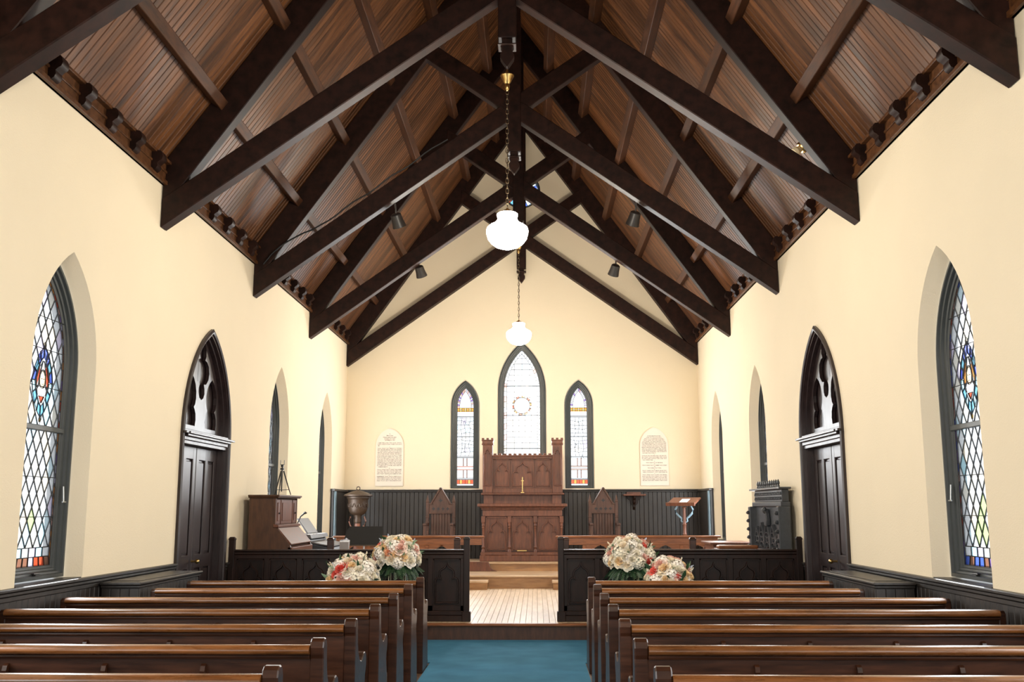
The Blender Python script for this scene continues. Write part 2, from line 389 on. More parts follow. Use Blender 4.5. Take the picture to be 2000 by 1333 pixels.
FR = [(0, 0, .13), (.03, .03, .125), (.035, .035, .145), (.06, .05, .15), (.066, .06, .172), (.09, .075, .178), (.096, .08, .19), (.125, .1, .196), (.135, .105, .22), (.135, .105, .26)]
def diamonds(C, L, dw, dh, rnd, skip=None, sgn=1):
    conv = L.pts(12)[::-1]; k = 0
    zz = L.zb
    nz = int((L.apex - L.zb) / (dh / 2)) + 3; nu = int(L.h / dw) + 3
    pal = ['clear'] * 9 + ['clear2'] * 4 + ['ice', 'ice', 'lilac', 'tan', 'aqua']
    for j in range(-1, nz):
        for i in range(-nu, nu + 1):
            cx = L.uc + (i + (.5 if j % 2 else 0)) * dw; cz = zz + j * dh / 2
            p = clip([(cx - dw / 2, cz), (cx, cz - dh / 2), (cx + dw / 2, cz), (cx, cz + dh / 2)], conv)
            col = rnd.choice(pal)
            if abs(cx - L.uc) < .12 and abs(cz - 1.42) < .16: col = 'green' if rnd.random() < .6 else col
            if p and skip and skip(cx, cz): continue
            C.put(p, col)
def ell(uc, zc, a, b, n=20, t0=0, t1=2 * PI): return [(uc + a * math.cos(t0 + (t1 - t0) * k / n), zc + b * math.sin(t0 + (t1 - t0) * k / n)) for k in range(n + (0 if abs(t1 - t0) > 6 else 1))]
def medallion(parent, fn, d, uc, zc, wing):
    """winged head in a pointed blue surround, made of separate pieces of glass laid just before the lattice"""
    P = []
    N = 16; out = [(uc + .16 * math.sin(2 * PI * k / N) * (1 + .1 * math.cos(8 * PI * k / N)), zc + .265 * math.cos(2 * PI * k / N) * (1.0 if k not in (0, N // 2) else 1.12)) for k in range(N)]
    inn = [(uc + (x - uc) * .66, zc + (z - zc) * .68) for x, z in out]
    cols = ['blue', 'blue', 'sky', 'blue', 'aqua', 'sky', 'aqua', 'sky']
    for k in range(N): P.append(([out[k], out[(k + 1) % N], inn[(k + 1) % N], inn[k]], cols[min(k, N - 1 - k) % 8]))
    w2 = lambda s: [(uc + s * .01, zc + .17), (uc + s * .06, zc + .12), (uc + s * .1, zc + .02), (uc + s * .09, zc - .06), (uc + s * .055, zc - .03), (uc + s * .05, zc + .05)]
    P += [(w2(-1), wing), (w2(1), wing)]
    P += [(ell(uc, zc + .015, .052, .075, 12), 'flesh'), ([(uc - .085, zc - .07), (uc - .06, zc - .04), (uc + .06, zc - .04), (uc + .085, zc - .07), (uc + .07, zc - .115), (uc - .07, zc - .115)], 'clear'),
          ([(uc - .045, zc - .12), (uc + .045, zc - .12), (uc, zc - .18)], 'red'), (ell(uc, zc + .3, .02, .03, 8), 'clear2'), (ell(uc, zc - .31, .014, .025, 8), 'amber')]
    C = Cells(); C.c = P; C.emit(parent, fn, d, .004, True)
    mb = MB()      # painted features of the face: hair, eyes, mouth
    mb.ribbon(ell(uc, zc + .04, .05, .055, 10, .1, PI - .1), fn, .012, d - .001, d - .006)
    for e in (-.018, .018): mb.ribbon([(uc + e - .008, zc + .022), (uc + e + .008, zc + .022)], fn, .006, d - .001, d - .005)
    mb.ribbon([(uc - .012, zc - .022), (uc + .012, zc - .022)], fn, .004, d - .001, d - .005)
    mb.build('painted_face_lines', 'lead', parent)
wi = 0
for s in (-1, 1):
    for y, o in zip(WIN_Y, SW):
        wi += 1; wd = struct('window_%d' % wi); fn = PX(s * W, s); near = abs(y - 8.05) < .1
        Lf = o.inset(.065, .02); frame(wd, fn, Lf, FR)
        Lg = Lf.inset(.132, .10); dpl = .195; rnd = random.Random(3 if s < 0 else 11)
        C = Cells(); Lb = Lg.inset(.028, .075)
        cols = ['red', 'orange', 'red', 'purple', 'lilac', 'orange', 'brown', 'rose'] if s < 0 else ['blue', 'red', 'purple', 'blue', 'rose', 'brown', 'purple']
        border(C, Lg, Lb, .09, cols, rnd)
        Lc = Lb.inset(0, .075)
        k = 6
        for i in range(k):   # bottom band of rectangles
            a = Lb.uc - Lb.h + 2 * Lb.h * i / k; b = Lb.uc - Lb.h + 2 * Lb.h * (i + 1) / k
            C.put([(a, Lb.zb), (b, Lb.zb), (b, Lb.zb + .075), (a, Lb.zb + .075)], ['lilac', 'aqua', 'clear'][i % 3])
        mc = (Lc.uc, 2.59)
        skip = (lambda u, z: ((u - mc[0]) / .155) ** 2 + ((z - mc[1]) / .26) ** 2 < 1)
        diamonds(C, Lc, .125, .215, rnd, skip if near else None)
        C.emit(wd, fn, dpl, .0036, near)
        if near: medallion(wd, fn, dpl - .008, mc[0], mc[1], 'orange' if s > 0 else 'red')
        MB().prism([(Lg.uc - Lg.h - .02, 2.19), (Lg.uc + Lg.h + .02, 2.19), (Lg.uc + Lg.h + .02, 2.235), (Lg.uc - Lg.h - .02, 2.235)], fn, dpl - .035, dpl + .02).build('transom_bar', 'frame_paint', wd, bevel=.005)
        sb = MB()
        for z in (1.5, 1.82, 2.55, 2.86, 3.12):
            hw = Lg.h if z < Lg.zs else Lg.h * .85
            sb.tube([fn(Lg.uc - hw, z, dpl - .008), fn(Lg.uc + hw, z, dpl - .008)], .0035, 6)
        sb.build('saddle_bars', 'lead', wd)
        MB().prism([(o.uc - o.h + .02, o.zb - .02), (o.uc + o.h - .02, o.zb - .02), (o.uc + o.h - .02, o.zb + .012), (o.uc - o.h + .02, o.zb + .012)], fn, -.0, .2).build('window_sill', 'wainscot_wood', wd)
        if near:
            lt = MB().tube([fn(Lg.uc, 1.05, .12), fn(Lg.uc, 1.05, .155)], .012, 8); lt.tube([fn(Lg.uc - .05, 1.055, .118), fn(Lg.uc + .05, 1.055, .118)], .008, 8)
            lt.build('sash_latch', 'black_metal', wd)
            u = Lg.uc + Lg.h + .06
            MB().tube([fn(u, 1.75, .15), fn(u, 1.62, .14)], .007, 6).tube([fn(u - .03, 1.62, .135), fn(u + .03, 1.62, .135)], .006, 6).build('catch', 'steel', wd)
FB = [(0, 0, .02), (.02, .01, .015), (.024, .014, .035), (.05, .03, .04), (.054, .034, .06), (.08, .045, .064), (.084, .05, .085), (.112, .06, .09), (.118, .063, .11), (.118, .063, .16)]
def altar_window(o, kind):
    global wi
    wi += 1; wd = struct('window_%d' % wi); fn = PY(YB, 1); Lf = o.inset(.018, 0); frame(wd, fn, Lf, FB)
    Lg = Lf.inset(.116, .06); C = Cells(); rnd = random.Random(5 + wi); d = .10
    conv = lambda L: L.pts(12)[::-1]
    if kind == 'side':
        x0, x1 = Lg.uc - Lg.h, Lg.uc + Lg.h; cv = conv(Lg)
        row = lambda za, zb, n, cols: [C.put(clip([(x0 + (x1 - x0) * i / n, za), (x0 + (x1 - x0) * (i + 1) / n, za), (x0 + (x1 - x0) * (i + 1) / n, zb), (x0 + (x1 - x0) * i / n, zb)], cv), cols[i % len(cols)]) for i in range(n)]
        row(Lg.zb, 2.045, 1, ['clear']); row(2.045, 2.125, 6, ['red', 'orange', 'red', 'red', 'orange', 'red']); row(2.125, 2.16, 1, ['clear'])
        cw = (x1 - x0) / 5
        for za, zb in ((2.16, 2.32), (2.40, 2.56)):
            C.put([(x0, za), (x0 + cw * 1.85, za), (x0 + cw * 1.85, zb), (x0, zb)], 'clear2'); C.put([(x0 + 1.85 * cw, za), (x0 + 2.05 * cw, za), (x0 + 2.05 * cw, zb), (x0 + 1.85 * cw, zb)], 'rose')
            C.put([(x0 + 2.05 * cw, za), (x0 + 2.95 * cw, za), (x0 + 2.95 * cw, zb), (x0 + 2.05 * cw, zb)], 'clear'); C.put([(x0 + 2.95 * cw, za), (x0 + 3.15 * cw, za), (x0 + 3.15 * cw, zb), (x0 + 2.95 * cw, zb)], 'rose')
            C.put([(x0 + 3.15 * cw, za), (x1, za), (x1, zb), (x0 + 3.15 * cw, zb)], 'clear2')
        row(2.32, 2.34, 1, ['rose']); row(2.34, 2.38, 1, ['clear']); row(2.38, 2.40, 1, ['rose']); row(2.56, 2.6, 1, ['clear'])
        for za, zb in ((2.6, 2.99), (2.99, 3.38)):
            n = 4; m = 5
            jit = {}
            pt = lambda i, j: (x0 + (x1 - x0) * i / n + (jit.setdefault((i, j), rnd.uniform(-.02, .02)) if 0 < i < n else 0), za + (zb - za) * j / m + (jit.setdefault((i, j, 1), rnd.uniform(-.02, .02)) if 0 < j < m else 0))
            for i in range(n):
                for j in range(m): C.put([pt(i, j), pt(i + 1, j), pt(i + 1, j + 1), pt(i, j + 1)], rnd.choice(['clear'] * 8 + ['ice', 'lilac', 'clear2', 'clear']))
        row(3.38, 3.5, 1, ['clear']); row(3.5, 3.525, 7, ['orange', 'amber']); row(3.525, 3.55, 7, ['amber', 'rose']); row(3.55, 3.575, 7, ['orange', 'amber'])
        Lt = Lan(Lg.uc, Lg.h, 3.575, Lg.zs, Lg.R)
        Li = Lt.inset(.05, .0); border(C, Lt, Li, .05, ['clear', 'clear', 'rose', 'lilac', 'clear', 'clear', 'purple'], rnd, 12); C.put(Li.pts(12), 'clear')
    else:
        Lb = Lg.inset(.055, .05)
        border(C, Lg, Lb, .11, ['clear2', 'clear', 'clear', 'clear', 'rose', 'tan', 'clear', 'clear2', 'clear'], rnd)
        x0, x1 = Lb.uc - Lb.h, Lb.uc + Lb.h; cv = conv(Lb); zz = Lb.zb
        while zz < Lb.apex:
            h = .115; n = 5 if (3.35 > zz > 2.9) else 4
            for i in range(n):
                a, b = x0 + (x1 - x0) * i / n, x0 + (x1 - x0) * (i + 1) / n
                p = clip([(a, zz), (b, zz), (b, zz + h), (a, zz + h)], cv)
                q = clip(p, ell(Lb.uc, 3.62, .2, .2, 24)) if p else p
                if q and abs(parea(q) - parea(p)) < 1e-6: continue
                C.put(p, rnd.choice(['clear'] * 7 + ['clear2', 'ice']))
            zz += h
    C.emit(wd, fn, d, .004, True)
    if kind != 'side':
        R2 = Cells(); a = ell(0, 3.62, .2, .2, 20); b = ell(0, 3.62, .165, .165, 20)
        for k in range(20): R2.put([a[k], a[(k + 1) % 20], b[(k + 1) % 20], b[k]], ['orange', 'clear2', 'red', 'clear2'][k % 4])
        R2.put(b, 'clear'); R2.emit(wd, fn, d - .008, .006, True)
    else:
        vb = MB()      # branch drawing in lead
        for zc in (2.78, 3.2):
            for q in range(5):
                x, z = Lg.uc + rnd.uniform(-.1, .1), zc + rnd.uniform(-.15, .1); P = [(x, z)]; an = rnd.uniform(0, 6.28)
                for _ in range(6): an += rnd.uniform(-.8, .8); x = min(max(x + .028 * math.cos(an), Lg.uc - .14), Lg.uc + .14); z += .028 * math.sin(an); P.append((x, z))
                vb.ribbon(P, fn, .006, d - .004, d - .008)
        vb.build('painted_branches', 'lead', wd)
    sb = MB()
    for z in ((2.14, 2.58, 2.99, 3.4) if kind == 'side' else (2.75, 3.42, 4.02)): sb.tube([fn(Lg.uc - Lg.h, z, d - .01), fn(Lg.uc + Lg.h, z, d - .01)], .008, 6)
    sb.build('saddle_bars', 'lead', wd)
altar_window(BW[0], 'side'); altar_window(BW[1], 'centre'); altar_window(BW[2], 'side')
# round gable window: quatrefoil of coloured glass
wi += 1; wd = struct('window_%d' % wi); fn = PY(YB, 1); mb = MB()
cc = lambda r, d: [fn(r * math.cos(2 * PI * k / 32), RC + r * math.sin(2 * PI * k / 32), d) for k in range(32)]
mb.loft([cc(.40, .03), cc(.37, .02), cc(.345, .05), cc(.345, .12)]); mb.build('window_frame', 'frame_paint', wd, smooth=40)
C = Cells(); rnd = random.Random(2)
for r0, r1, n, cols in ((.0, .09, 1, ['red']), (.09, .22, 8, ['sky', 'clear', 'blue', 'clear']), (.22, .345, 16, ['blue', 'ice', 'navy', 'red', 'sky', 'clear'])):
    if n == 1: C.put(ell(0, RC, r1, r1, 12), 'red'); continue
    for k in range(n):
        A, B = 2 * PI * k / n, 2 * PI * (k + 1) / n
        C.put([(r0 * math.cos(A), RC + r0 * math.sin(A)), (r1 * math.cos(A), RC + r1 * math.sin(A)), (r1 * math.cos(B), RC + r1 * math.sin(B)), (r0 * math.cos(B), RC + r0 * math.sin(B))], cols[k % len(cols)])
C.emit(wd, fn, .09, .005, True)
# west window added behind, out of view, to carry the fill light
wi += 1; wd = struct('window_%d' % wi); fn = PY(YR, -1); frame(wd, fn, WL, [(0, 0, .1), (.12, .12, .12), (.12, .12, .2)])
C = Cells(); diamonds(C, WL.inset(.12, .12), .4, .7, random.Random(1)); C.emit(wd, fn, .18, .01, False)

# ------------------------------------------------------------------ doors
def cusped(hw, h):     # trefoil-ogee head, u in [-hw,hw], v in [0,h]
    half = [(-1, 0), (-1, .06), (-.98, .2), (-.9, .31), (-.76, .37), (-.6, .36), (-.46, .29), (-.56, .38), (-.64, .5), (-.62, .63), (-.5, .73), (-.34, .78), (-.18, .84), (-.07, .93), (0, 1.08)]
    P = half + [(-a, b) for a, b in half[::-1][1:]]
    return [(a * hw, b * h) for a, b in P]
for di, s in ((1, -1), (2, 1)):
    dr = struct('door_%d' % di); fn = PX(s * W, s); yc = DO.uc
    # casing, proud of the plaster, and stepped jamb
    frame(dr, fn, Lan(yc, .86, 0, DO.zs, DO.R + .06), [(0, 0, 0), (0, 0, -.03), (.03, 0, -.04), (.05, 0, -.03), (.055, 0, -.012), (.075, 0, -.012), (.08, 0, .03), (.10, 0, .035), (.105, 0, .10), (.105, 0, .2)], 'door_wood', 'door_casing', 14)
    Lt = Lan(yc, .755, 2.42, DO.zs, DO.R - .045)
    bk = MB(); U = [yc - .75 + 1.5 * k / 14 for k in range(15)]
    for a, b in zip(U[:-1], U[1:]):
        g = .004; zt = lambda u: max(2.43, Lt.top(u) - .002)
        bo = MB().prism([(a + g, 2.40), (b - g, 2.40), (b - g, zt(b - g)), ((a + b) / 2, zt((a + b) / 2)), (a + g, zt(a + g))], fn, .135, .16)
        bo.build('tympanum_board', 'door_wood', dr)
    Lp = Lan(yc, .757, 2.42, DO.zs, DO.R - .043); outer = Lp.pts(14)
    hl = [(.19, 0), (.21, .07), (.20, .14), (.165, .19), (.13, .215), (.17, .25), (.195, .32), (.19, .40), (.155, .48), (.09, .55), (0, .60)]
    hq = [(0, 0), (.07, .025), (.105, .08), (.10, .14), (.07, .19), (.15, .2), (.225, .26), (.25, .34), (.225, .42), (.15, .47), (.085, .48), (.115, .53), (.11, .60), (.07, .67), (0, .73)]
    holes = [[(yc + c + u, 2.50 + v) for u, v in hl] + [(yc + c - u, 2.50 + v) for u, v in hl[::-1][1:]] for c in (-.37, .37)]
    holes.append([(yc + u, 2.82 + v) for u, v in hq] + [(yc - u, 2.82 + v) for u, v in hq[::-1][1:-1]])
    loops = [outer] + holes; flat = [p for l in loops for p in l]; nf = len(flat)
    tris = tessellate_polygon([[Vector((u, v, 0)) for u, v in l] for l in loops])
    tr = MB(); vs = [fn(u, v, .082) for u, v in flat] + [fn(u, v, .122) for u, v in flat]
    fs = [tuple(q) for q in tris] + [tuple(i + nf for i in q) for q in tris]; o_ = 0
    for l in loops:
        k = len(l); fs += [(o_ + i, o_ + (i + 1) % k, nf + o_ + (i + 1) % k, nf + o_ + i) for i in range(k)]; o_ += k
    tr.add(vs, fs).build('tracery_plate', 'door_wood', dr)
    lt = MB()
    for z0, z1, d in ((2.27, 2.31, .0), (2.31, 2.35, -.02), (2.35, 2.375, -.06), (2.375, 2.40, -.085), (2.40, 2.43, -.02)):
        lt.prism([(yc - .78, z0), (yc + .78, z0), (yc + .78, z1), (yc - .78, z1)], fn, d, .16)
    lt.prism([(yc - .88, 2.375), (yc + .88, 2.375), (yc + .88, 2.40), (yc - .88, 2.40)], fn, -.075, -.04)
    lt.build('lintel', 'door_wood', dr, bevel=.004)
    for k in (-1, 1):
        lf = MB(); a, b = sorted((yc + k * .006, yc + k * .75))
        lf.prism([(a, .02), (b, .02), (b, 2.27), (a, 2.27)], fn, .13, .16)
        le = lf.build('door_leaf', 'door_wood', dr)
        f2 = MB(); m = (a + b) / 2
        for u0, u1 in ((a, a + .10), (m - .05, m + .05), (b - .10, b)): f2.prism([(u0, .02), (u1, .02), (u1, 2.27), (u0, 2.27)], fn, .105, .13)
        for z0, z1 in ((.02, .28), (.88, 1.04), (2.12, 2.27)): f2.prism([(a, z0), (b, z0), (b, z1), (a, z1)], fn, .106, .13)
        f2.build('stile_frame', 'door_wood', le, bevel=.008)
        for u0, u1 in ((a + .12, m - .07), (m + .07, b - .12)):
            for z0, z1 in ((.3, .86), (1.06, 2.10)): MB().prism([(u0, z0), (u1, z0), (u1, z1), (u0, z1)], fn, .118, .13).build('door_panel', 'door_wood', le, bevel=.008)
    MB().tube([fn(yc - .05, .97, .09), fn(yc - .05, .97, .03)], [.012, .012], 8).lathe([(.0, -.028), (.02, -.02), (.028, 0), (.02, .02), (.0, .028)], fn(yc - .05, .97, .02), 10).build('door_knob', 'brass', dr, smooth=60)

# ------------------------------------------------------------------ wainscot of boards
def wainscot(name, s, y0, y1, ztop, single=True, proud=.022):
    t = struct(name); n = max(1, round((y1 - y0) / .088)); st_ = (y1 - y0) / n; g = .004; mb0 = None
    for i in range(n):
        if mb0 is None:
            mb0 = MB().prism([(-st_ / 2 + g, 0), (-st_ / 2 + .001, .008), (-st_ / 2 + .001, .008), (st_ / 2 - .001, .008), (st_ / 2 - g, 0)], lambda u, v, d: (s * v if s else u, u if s else v, d), 0, ztop - .05)
            me = MB().prism([(-st_ / 2 + .0005, .014), (-st_ / 2 + .0005, .006), (-st_ / 2 + .007, 0), (st_ / 2 - .007, 0), (st_ / 2 - .0005, .006), (st_ / 2 - .0005, .014)], lambda u, v, d: (s * v, u, d) if s else (u, v, d), 0, ztop - .05)
            o = me.build('wainscot_board', 'wainscot_wood', t); dat = o.data
        else: o = link('wainscot_board', dat, t)
        o.location = (s * (W - proud), y0 + (i + .5) * st_, 0) if s else (y0 + (i + .5) * st_, YB - proud, 0)
    return t
for s, nm in ((-1, 'left'), (1, 'right')):
    t = wainscot('wainscot_' + nm, s, 5.2, 10.76, .985)
    fn = PX(s * W, -s)
    cap = MB(); cap.prism([(YR, .0), (5.2, .0), (5.2, .94), (YR, .94)], fn, 0, .02)
    cap.prism([(12.5, .0), (YB, .0), (YB, .86), (12.5, .86)], fn, 0, .02); cap.build('wainscot_panel', 'wainscot_wood', t)
    c2 = MB()
    for y0, y1, z in ((YR, 10.76, .985), (12.5, 19.3, .90)):
        c2.prism([(y0, z - .02), (y1, z - .02), (y1, z + .006), (y0, z + .006)], fn, -.0, .06)
        c2.prism([(y0, z - .05), (y1, z - .05), (y1, z - .02), (y0, z - .02)], fn, -.0, .042)
        c2.prism([(y0, z - .09), (y1, z - .09), (y1, z - .05), (y0, z - .05)], fn, 0, .03)
    c2.build('wainscot_cap', 'wainscot_wood', t, bevel=.006)
    t2 = struct('wainscot_chancel_' + nm)
    MB().prism([(18.88, Z2), (YB, Z2), (YB, 1.90), (18.88, 1.90)], fn, 0, .05).build('side_panel', 'wainscot_wood', t2)
    MB().prism([(18.96, Z2), (19.1, Z2), (19.1, 1.89), (18.96, 1.89)], fn, .05, .075).build('corner_strip', 'slate_sheen', t2)
    MB().prism([(18.86, 1.88), (YB, 1.88), (YB, 1.925), (18.86, 1.925)], fn, 0, .085).build('side_cap', 'wainscot_wood', t2, bevel=.006)
t = wainscot('wainscot_back', 0, -W, W, 1.93)
c2 = MB().box(-W, W, YB - .085, YB, 1.905, 1.93).box(-W, W, YB - .06, YB, 1.875, 1.905); c2.build('wainscot_cap', 'wainscot_wood', t, bevel=.006)

# ------------------------------------------------------------------ ceiling: boards, purlins, cornice
ang = math.atan(RK); SL = (W + .1) / math.cos(ang)
bw = .090; nbd = int((YB - 3.4) / bw)
for s, nm in ((-1, 'ceiling_left'), (1, 'ceiling_right')):
    ce = struct(nm); h = bw / 2
    bp = MB().prism([(-h + .003, .025), (-h + .003, .007), (-h + .009, 0), (h - .009, 0), (h - .003, .007), (h - .003, .025)], lambda u, v, d: (d, u, v), 0, SL)
    base = None
    for i in range(nbd):
        y = YB - (i + .5) * bw
        if base is None: o = bp.build('ceiling_board', 'ceiling_wood', ce); base = o.data
        else: o = link('ceiling_board', base, ce)
        o.location = (0, y, RZ); o.rotation_euler = (0, ang, 0) if s > 0 else (0, ang, PI)
    sl = MB(); zt = .03
    sl.add([(0, YR - .2, RZ + zt), (0, YB + .3, RZ + zt), (s * (W + .3), YB + .3, roofz(W + .3) + zt), (s * (W + .3), YR - .2, roofz(W + .3) + zt)], [(0, 1, 2, 3)])
    sl.build('roof_deck', 'ceiling_wood', ce)
    nx, nz = s * math.sin(ang), math.cos(ang)      # outward normal of the slope
    tx, tz = s * math.cos(ang), -math.sin(ang)
    for px_ in (3.07, 2.44, 1.82, 1.2, .6):
        c = Vector((s * px_, 0, roofz(px_))); P = []
        for a, b in ((-.055, .0), (.055, .0), (.055, -.15), (-.055, -.15)): P.append((c.x + tx * a + nx * b, c.z + tz * a + nz * b))
        MB().prism(P, lambda u, v, d: (u, d, v), YR, YB).build('purlin', 'purlin_wood', ce, bevel=.006)
    # cornice along the wall head
    tr = struct('trim_%d' % (1 if s < 0 else 2)); fn = PX(s * W, -s); mb = MB()
    mb.prism([(YR, 4.86), (YB, 4.86), (YB, 5.14), (YR, 5.14)], fn, 0, .03); mb.prism([(YR, 4.86), (YB, 4.86), (YB, 4.905), (YR, 4.905)], fn, 0, .055)
    mb.prism([(YR, 5.08), (YB, 5.08), (YB, 5.11), (YR, 5.11)], fn, 0, .085); mb.prism([(YR, 4.985), (YB, 4.985), (YB, 5.01), (YR, 5.01)], fn, 0, .045)
    mb.build('frieze', 'ceiling_wood', tr, bevel=.005)
    cb = [(0, 4.90), (.03, 4.89), (.06, 4.905), (.075, 4.935), (.07, 4.965), (.09, 4.985), (.115, 5.0), (.125, 5.03), (.115, 5.07), (.10, 5.09), (0, 5.10)]
    base = None
    y = 5.9; k = 0
    for y0 in (6.47, 9.87, 13.28, 16.69):
        for j in range(6):
            yy = y0 + .38 + j * .535
            if base is None:
                o = MB().prism(cb, lambda u, v, d: (-s * u, d, v), -.055, .055).build('corbel', 'timber', tr, smooth=50, loc=(s * (W - .02), yy, 0)); base = o.data
            else: link('corbel', base, tr, (s * (W - .02), yy, 0))

# ------------------------------------------------------------------ roof trusses
TY = (3.06, 6.47, 9.87, 13.28, 16.69, 20.10)
TL = {3.06: 'dark timber scissor truss above the rear pews', 6.47: 'dark timber scissor truss over the foremost near pew bay', 9.87: 'dark timber scissor truss carrying the pendant lamp above the front pews',
      13.28: 'dark timber scissor truss with spotlights just beyond the chancel step', 16.69: 'dark timber scissor truss carrying the pendant lamp above the chancel', 20.10: 'dark timber scissor truss set against the altar gable wall'}
def make_truss(y0, label):
    t = thing('roof_truss', label, 'truss', (0, y0, 0)); T = .155; f = lambda u, v, d: (u, d, v)
    cs = .71; zc = lambda x, s: 4.41 + cs * (W - s * x)          # chord from side s: underside
    for s in (-1, 1):
        X = s * (W - .004)
        # principal rafter
        MB().prism([(X, 4.62), (X, roofz(W) + .0), (0, RZ - .005), (0, 9.56), (s * 3.42, 4.77)], f, .0, T).build('rafter', 'timber', t, bevel=.008)
        # scissor chord, foot to the opposite rafter
        e = -1.24
        MB().prism([(X, 4.41), (X, 4.72), (s * e, 4.41 + cs * (W - e) + .30), (s * e + s * -.02, 4.41 + cs * (W - e) + .02)], f, -.012 if s > 0 else -.006, T + (.0 if s > 0 else .006)).build('scissor_chord', 'timber', t, bevel=.009)
    MB().box(-.095, .095, -.02, T + .01, 6.44, 9.7).build('king_post', 'timber', t, bevel=.008)
    pn = MB().box(-.097, .097, -.022, T + .012, 6.36, 6.375).box(-.055, .055, .02, T - .03, 6.36, 6.45)
    pn.prism([(-.075, 6.37), (.075, 6.37), (.05, 6.33), (.055, 6.30), (.075, 6.27), (.07, 6.23), (.03, 6.17), (0, 6.13), (-.03, 6.17), (-.07, 6.23), (-.075, 6.27), (-.055, 6.30), (-.05, 6.33)], f, .02, T - .03)
    pn.build('pendant', 'timber', t, bevel=.004)
    return t
for y0 in TY: make_truss(y0, TL[y0])

# ------------------------------------------------------------------ pendant lamps
def make_lamp(y, zb, label):
    t = thing('pendant_lamp', label, 'lamp', (0, y + .07, zb)); H = 6.12 - zb
    prof = [(.0, 0), (.06, .004), (.12, .025), (.165, .06), (.197, .105), (.213, .16), (.214, .195), (.205, .222), (.18, .243), (.145, .262), (.115, .285), (.10, .31), (.098, .33), (.106, .345), (.106, .365), (.095, .375)]
    MB().lathe(prof, seg=40, cap=False).build('globe', 'lamp_globe', t, smooth=60)
    MB().lathe([(.094, .373), (.05, .378), (.045, .395), (.032, .412), (.014, .42), (.01, .435)], seg=24).build('fitter', 'marble' if False else 'brass', t, smooth=40)
    ch = MB(); z = .43; k = 0; top = H - .26
    while z < top:
        ring = []
        for i in range(10):
            a = 2 * PI * i / 10; u = .014 * math.cos(a); v = .034 * math.sin(a)
            ring.append((u, 0, z + .026 + v) if k % 2 else (0, u, z + .026 + v))
        ring.append(ring[0]); ch.tube(ring, .0045, 5, False); z += .054; k += 1
    ch.build('chain', 'chain_metal', t, smooth=60)
    MB().tube([(.004, .006, .42), (.006, .004, .42 + (top - .42) * .5), (.004, .006, top)], .003, 5).build('cord', 'black_metal', t)
    MB().lathe([(.008, -.24), (.022, -.22), (.028, -.19), (.022, -.165), (.035, -.15), (.05, -.12), (.066, -.085), (.072, -.075), (.068, -.065), (.02, -.06), (.006, .0)], (0, 0, H), 24).build('canopy', 'brass', t, smooth=40)
    return t
make_lamp(9.87, 4.174, 'lit white schoolhouse pendant lamp on a long chain above the front pews')
make_lamp(16.69, 4.287, 'lit white schoolhouse pendant lamp hanging before the altar window')
make_lamp(3.06, 4.20, 'added schoolhouse pendant lamp, out of view, lighting the near walls')  # extra lamp above the view, added to brighten the near walls
# spotlights on the chords
for x, z, y, lb in ((-1.665, 5.60, 13.28, 'organ side of the near spotlight truss'), (1.687, 5.60, 13.28, 'lectern side of the near spotlight truss'), (-1.734, 5.68, 16.69, 'organ side of the far lamp truss'), (1.678, 5.68, 16.69, 'lectern side of the far lamp truss')):
    t = thing('spotlight', 'small black can spotlight under the chord, ' + lb, 'spotlight', (x, y + .25, z), 0, 'black can spotlights')
    sg = -1 if x < 0 else 1
    ax = Vector((-sg * .25, .5, -.85)).normalized(); p0 = Vector((0, 0, .02)); 
    MB().tube([p0 - ax * .02, p0, p0 + ax * .1, p0 + ax * .17, p0 + ax * .18], [.05, .075, .085, .098, .098], 16).build('housing', 'spot_metal', t, smooth=40)
    MB().tube([(0, 0, .03), (0, -.02, .1), (0, -.1, .16)], .012, 8).build('bracket', 'spot_metal', t)
# old lamp socket on the ceiling boards
t = thing('lamp_holder', 'ivory porcelain lamp holder fixed to the ceiling boards', 'lamp holder', (3.265, 10.75, roofz(3.265)))
nv = Vector((-math.sin(ang), 0, -math.cos(ang)))
MB().tube([nv * -.01, nv * .015, nv * .03], [.07, .07, .055], 16).build('base_plate', 'brass', t, smooth=40)
MB().tube([nv * .03, nv * .07, nv * .075, nv * .11, nv * .12, nv * .17], [.035, .045, .055, .05, .03, .028], 16).build('socket', 'ivory', t, smooth=40)
# cable clipped along a chord
P = []
for k in range(24):
    x = -3.42 + 2.5 * k / 23; P.append((x, 13.24, 4.41 + .71 * (W + x) + .34 + (.05 * math.sin(k * 1.3) * .3) + (.10 * math.sin(PI * min(1, k / 6)) if k < 6 else 0)))
tag(MB().tube(P, .011, 6).build('lighting_cable', 'black_metal', None, smooth=60), 'black electric cable lying along the chord of the spotlight truss', 'cable')
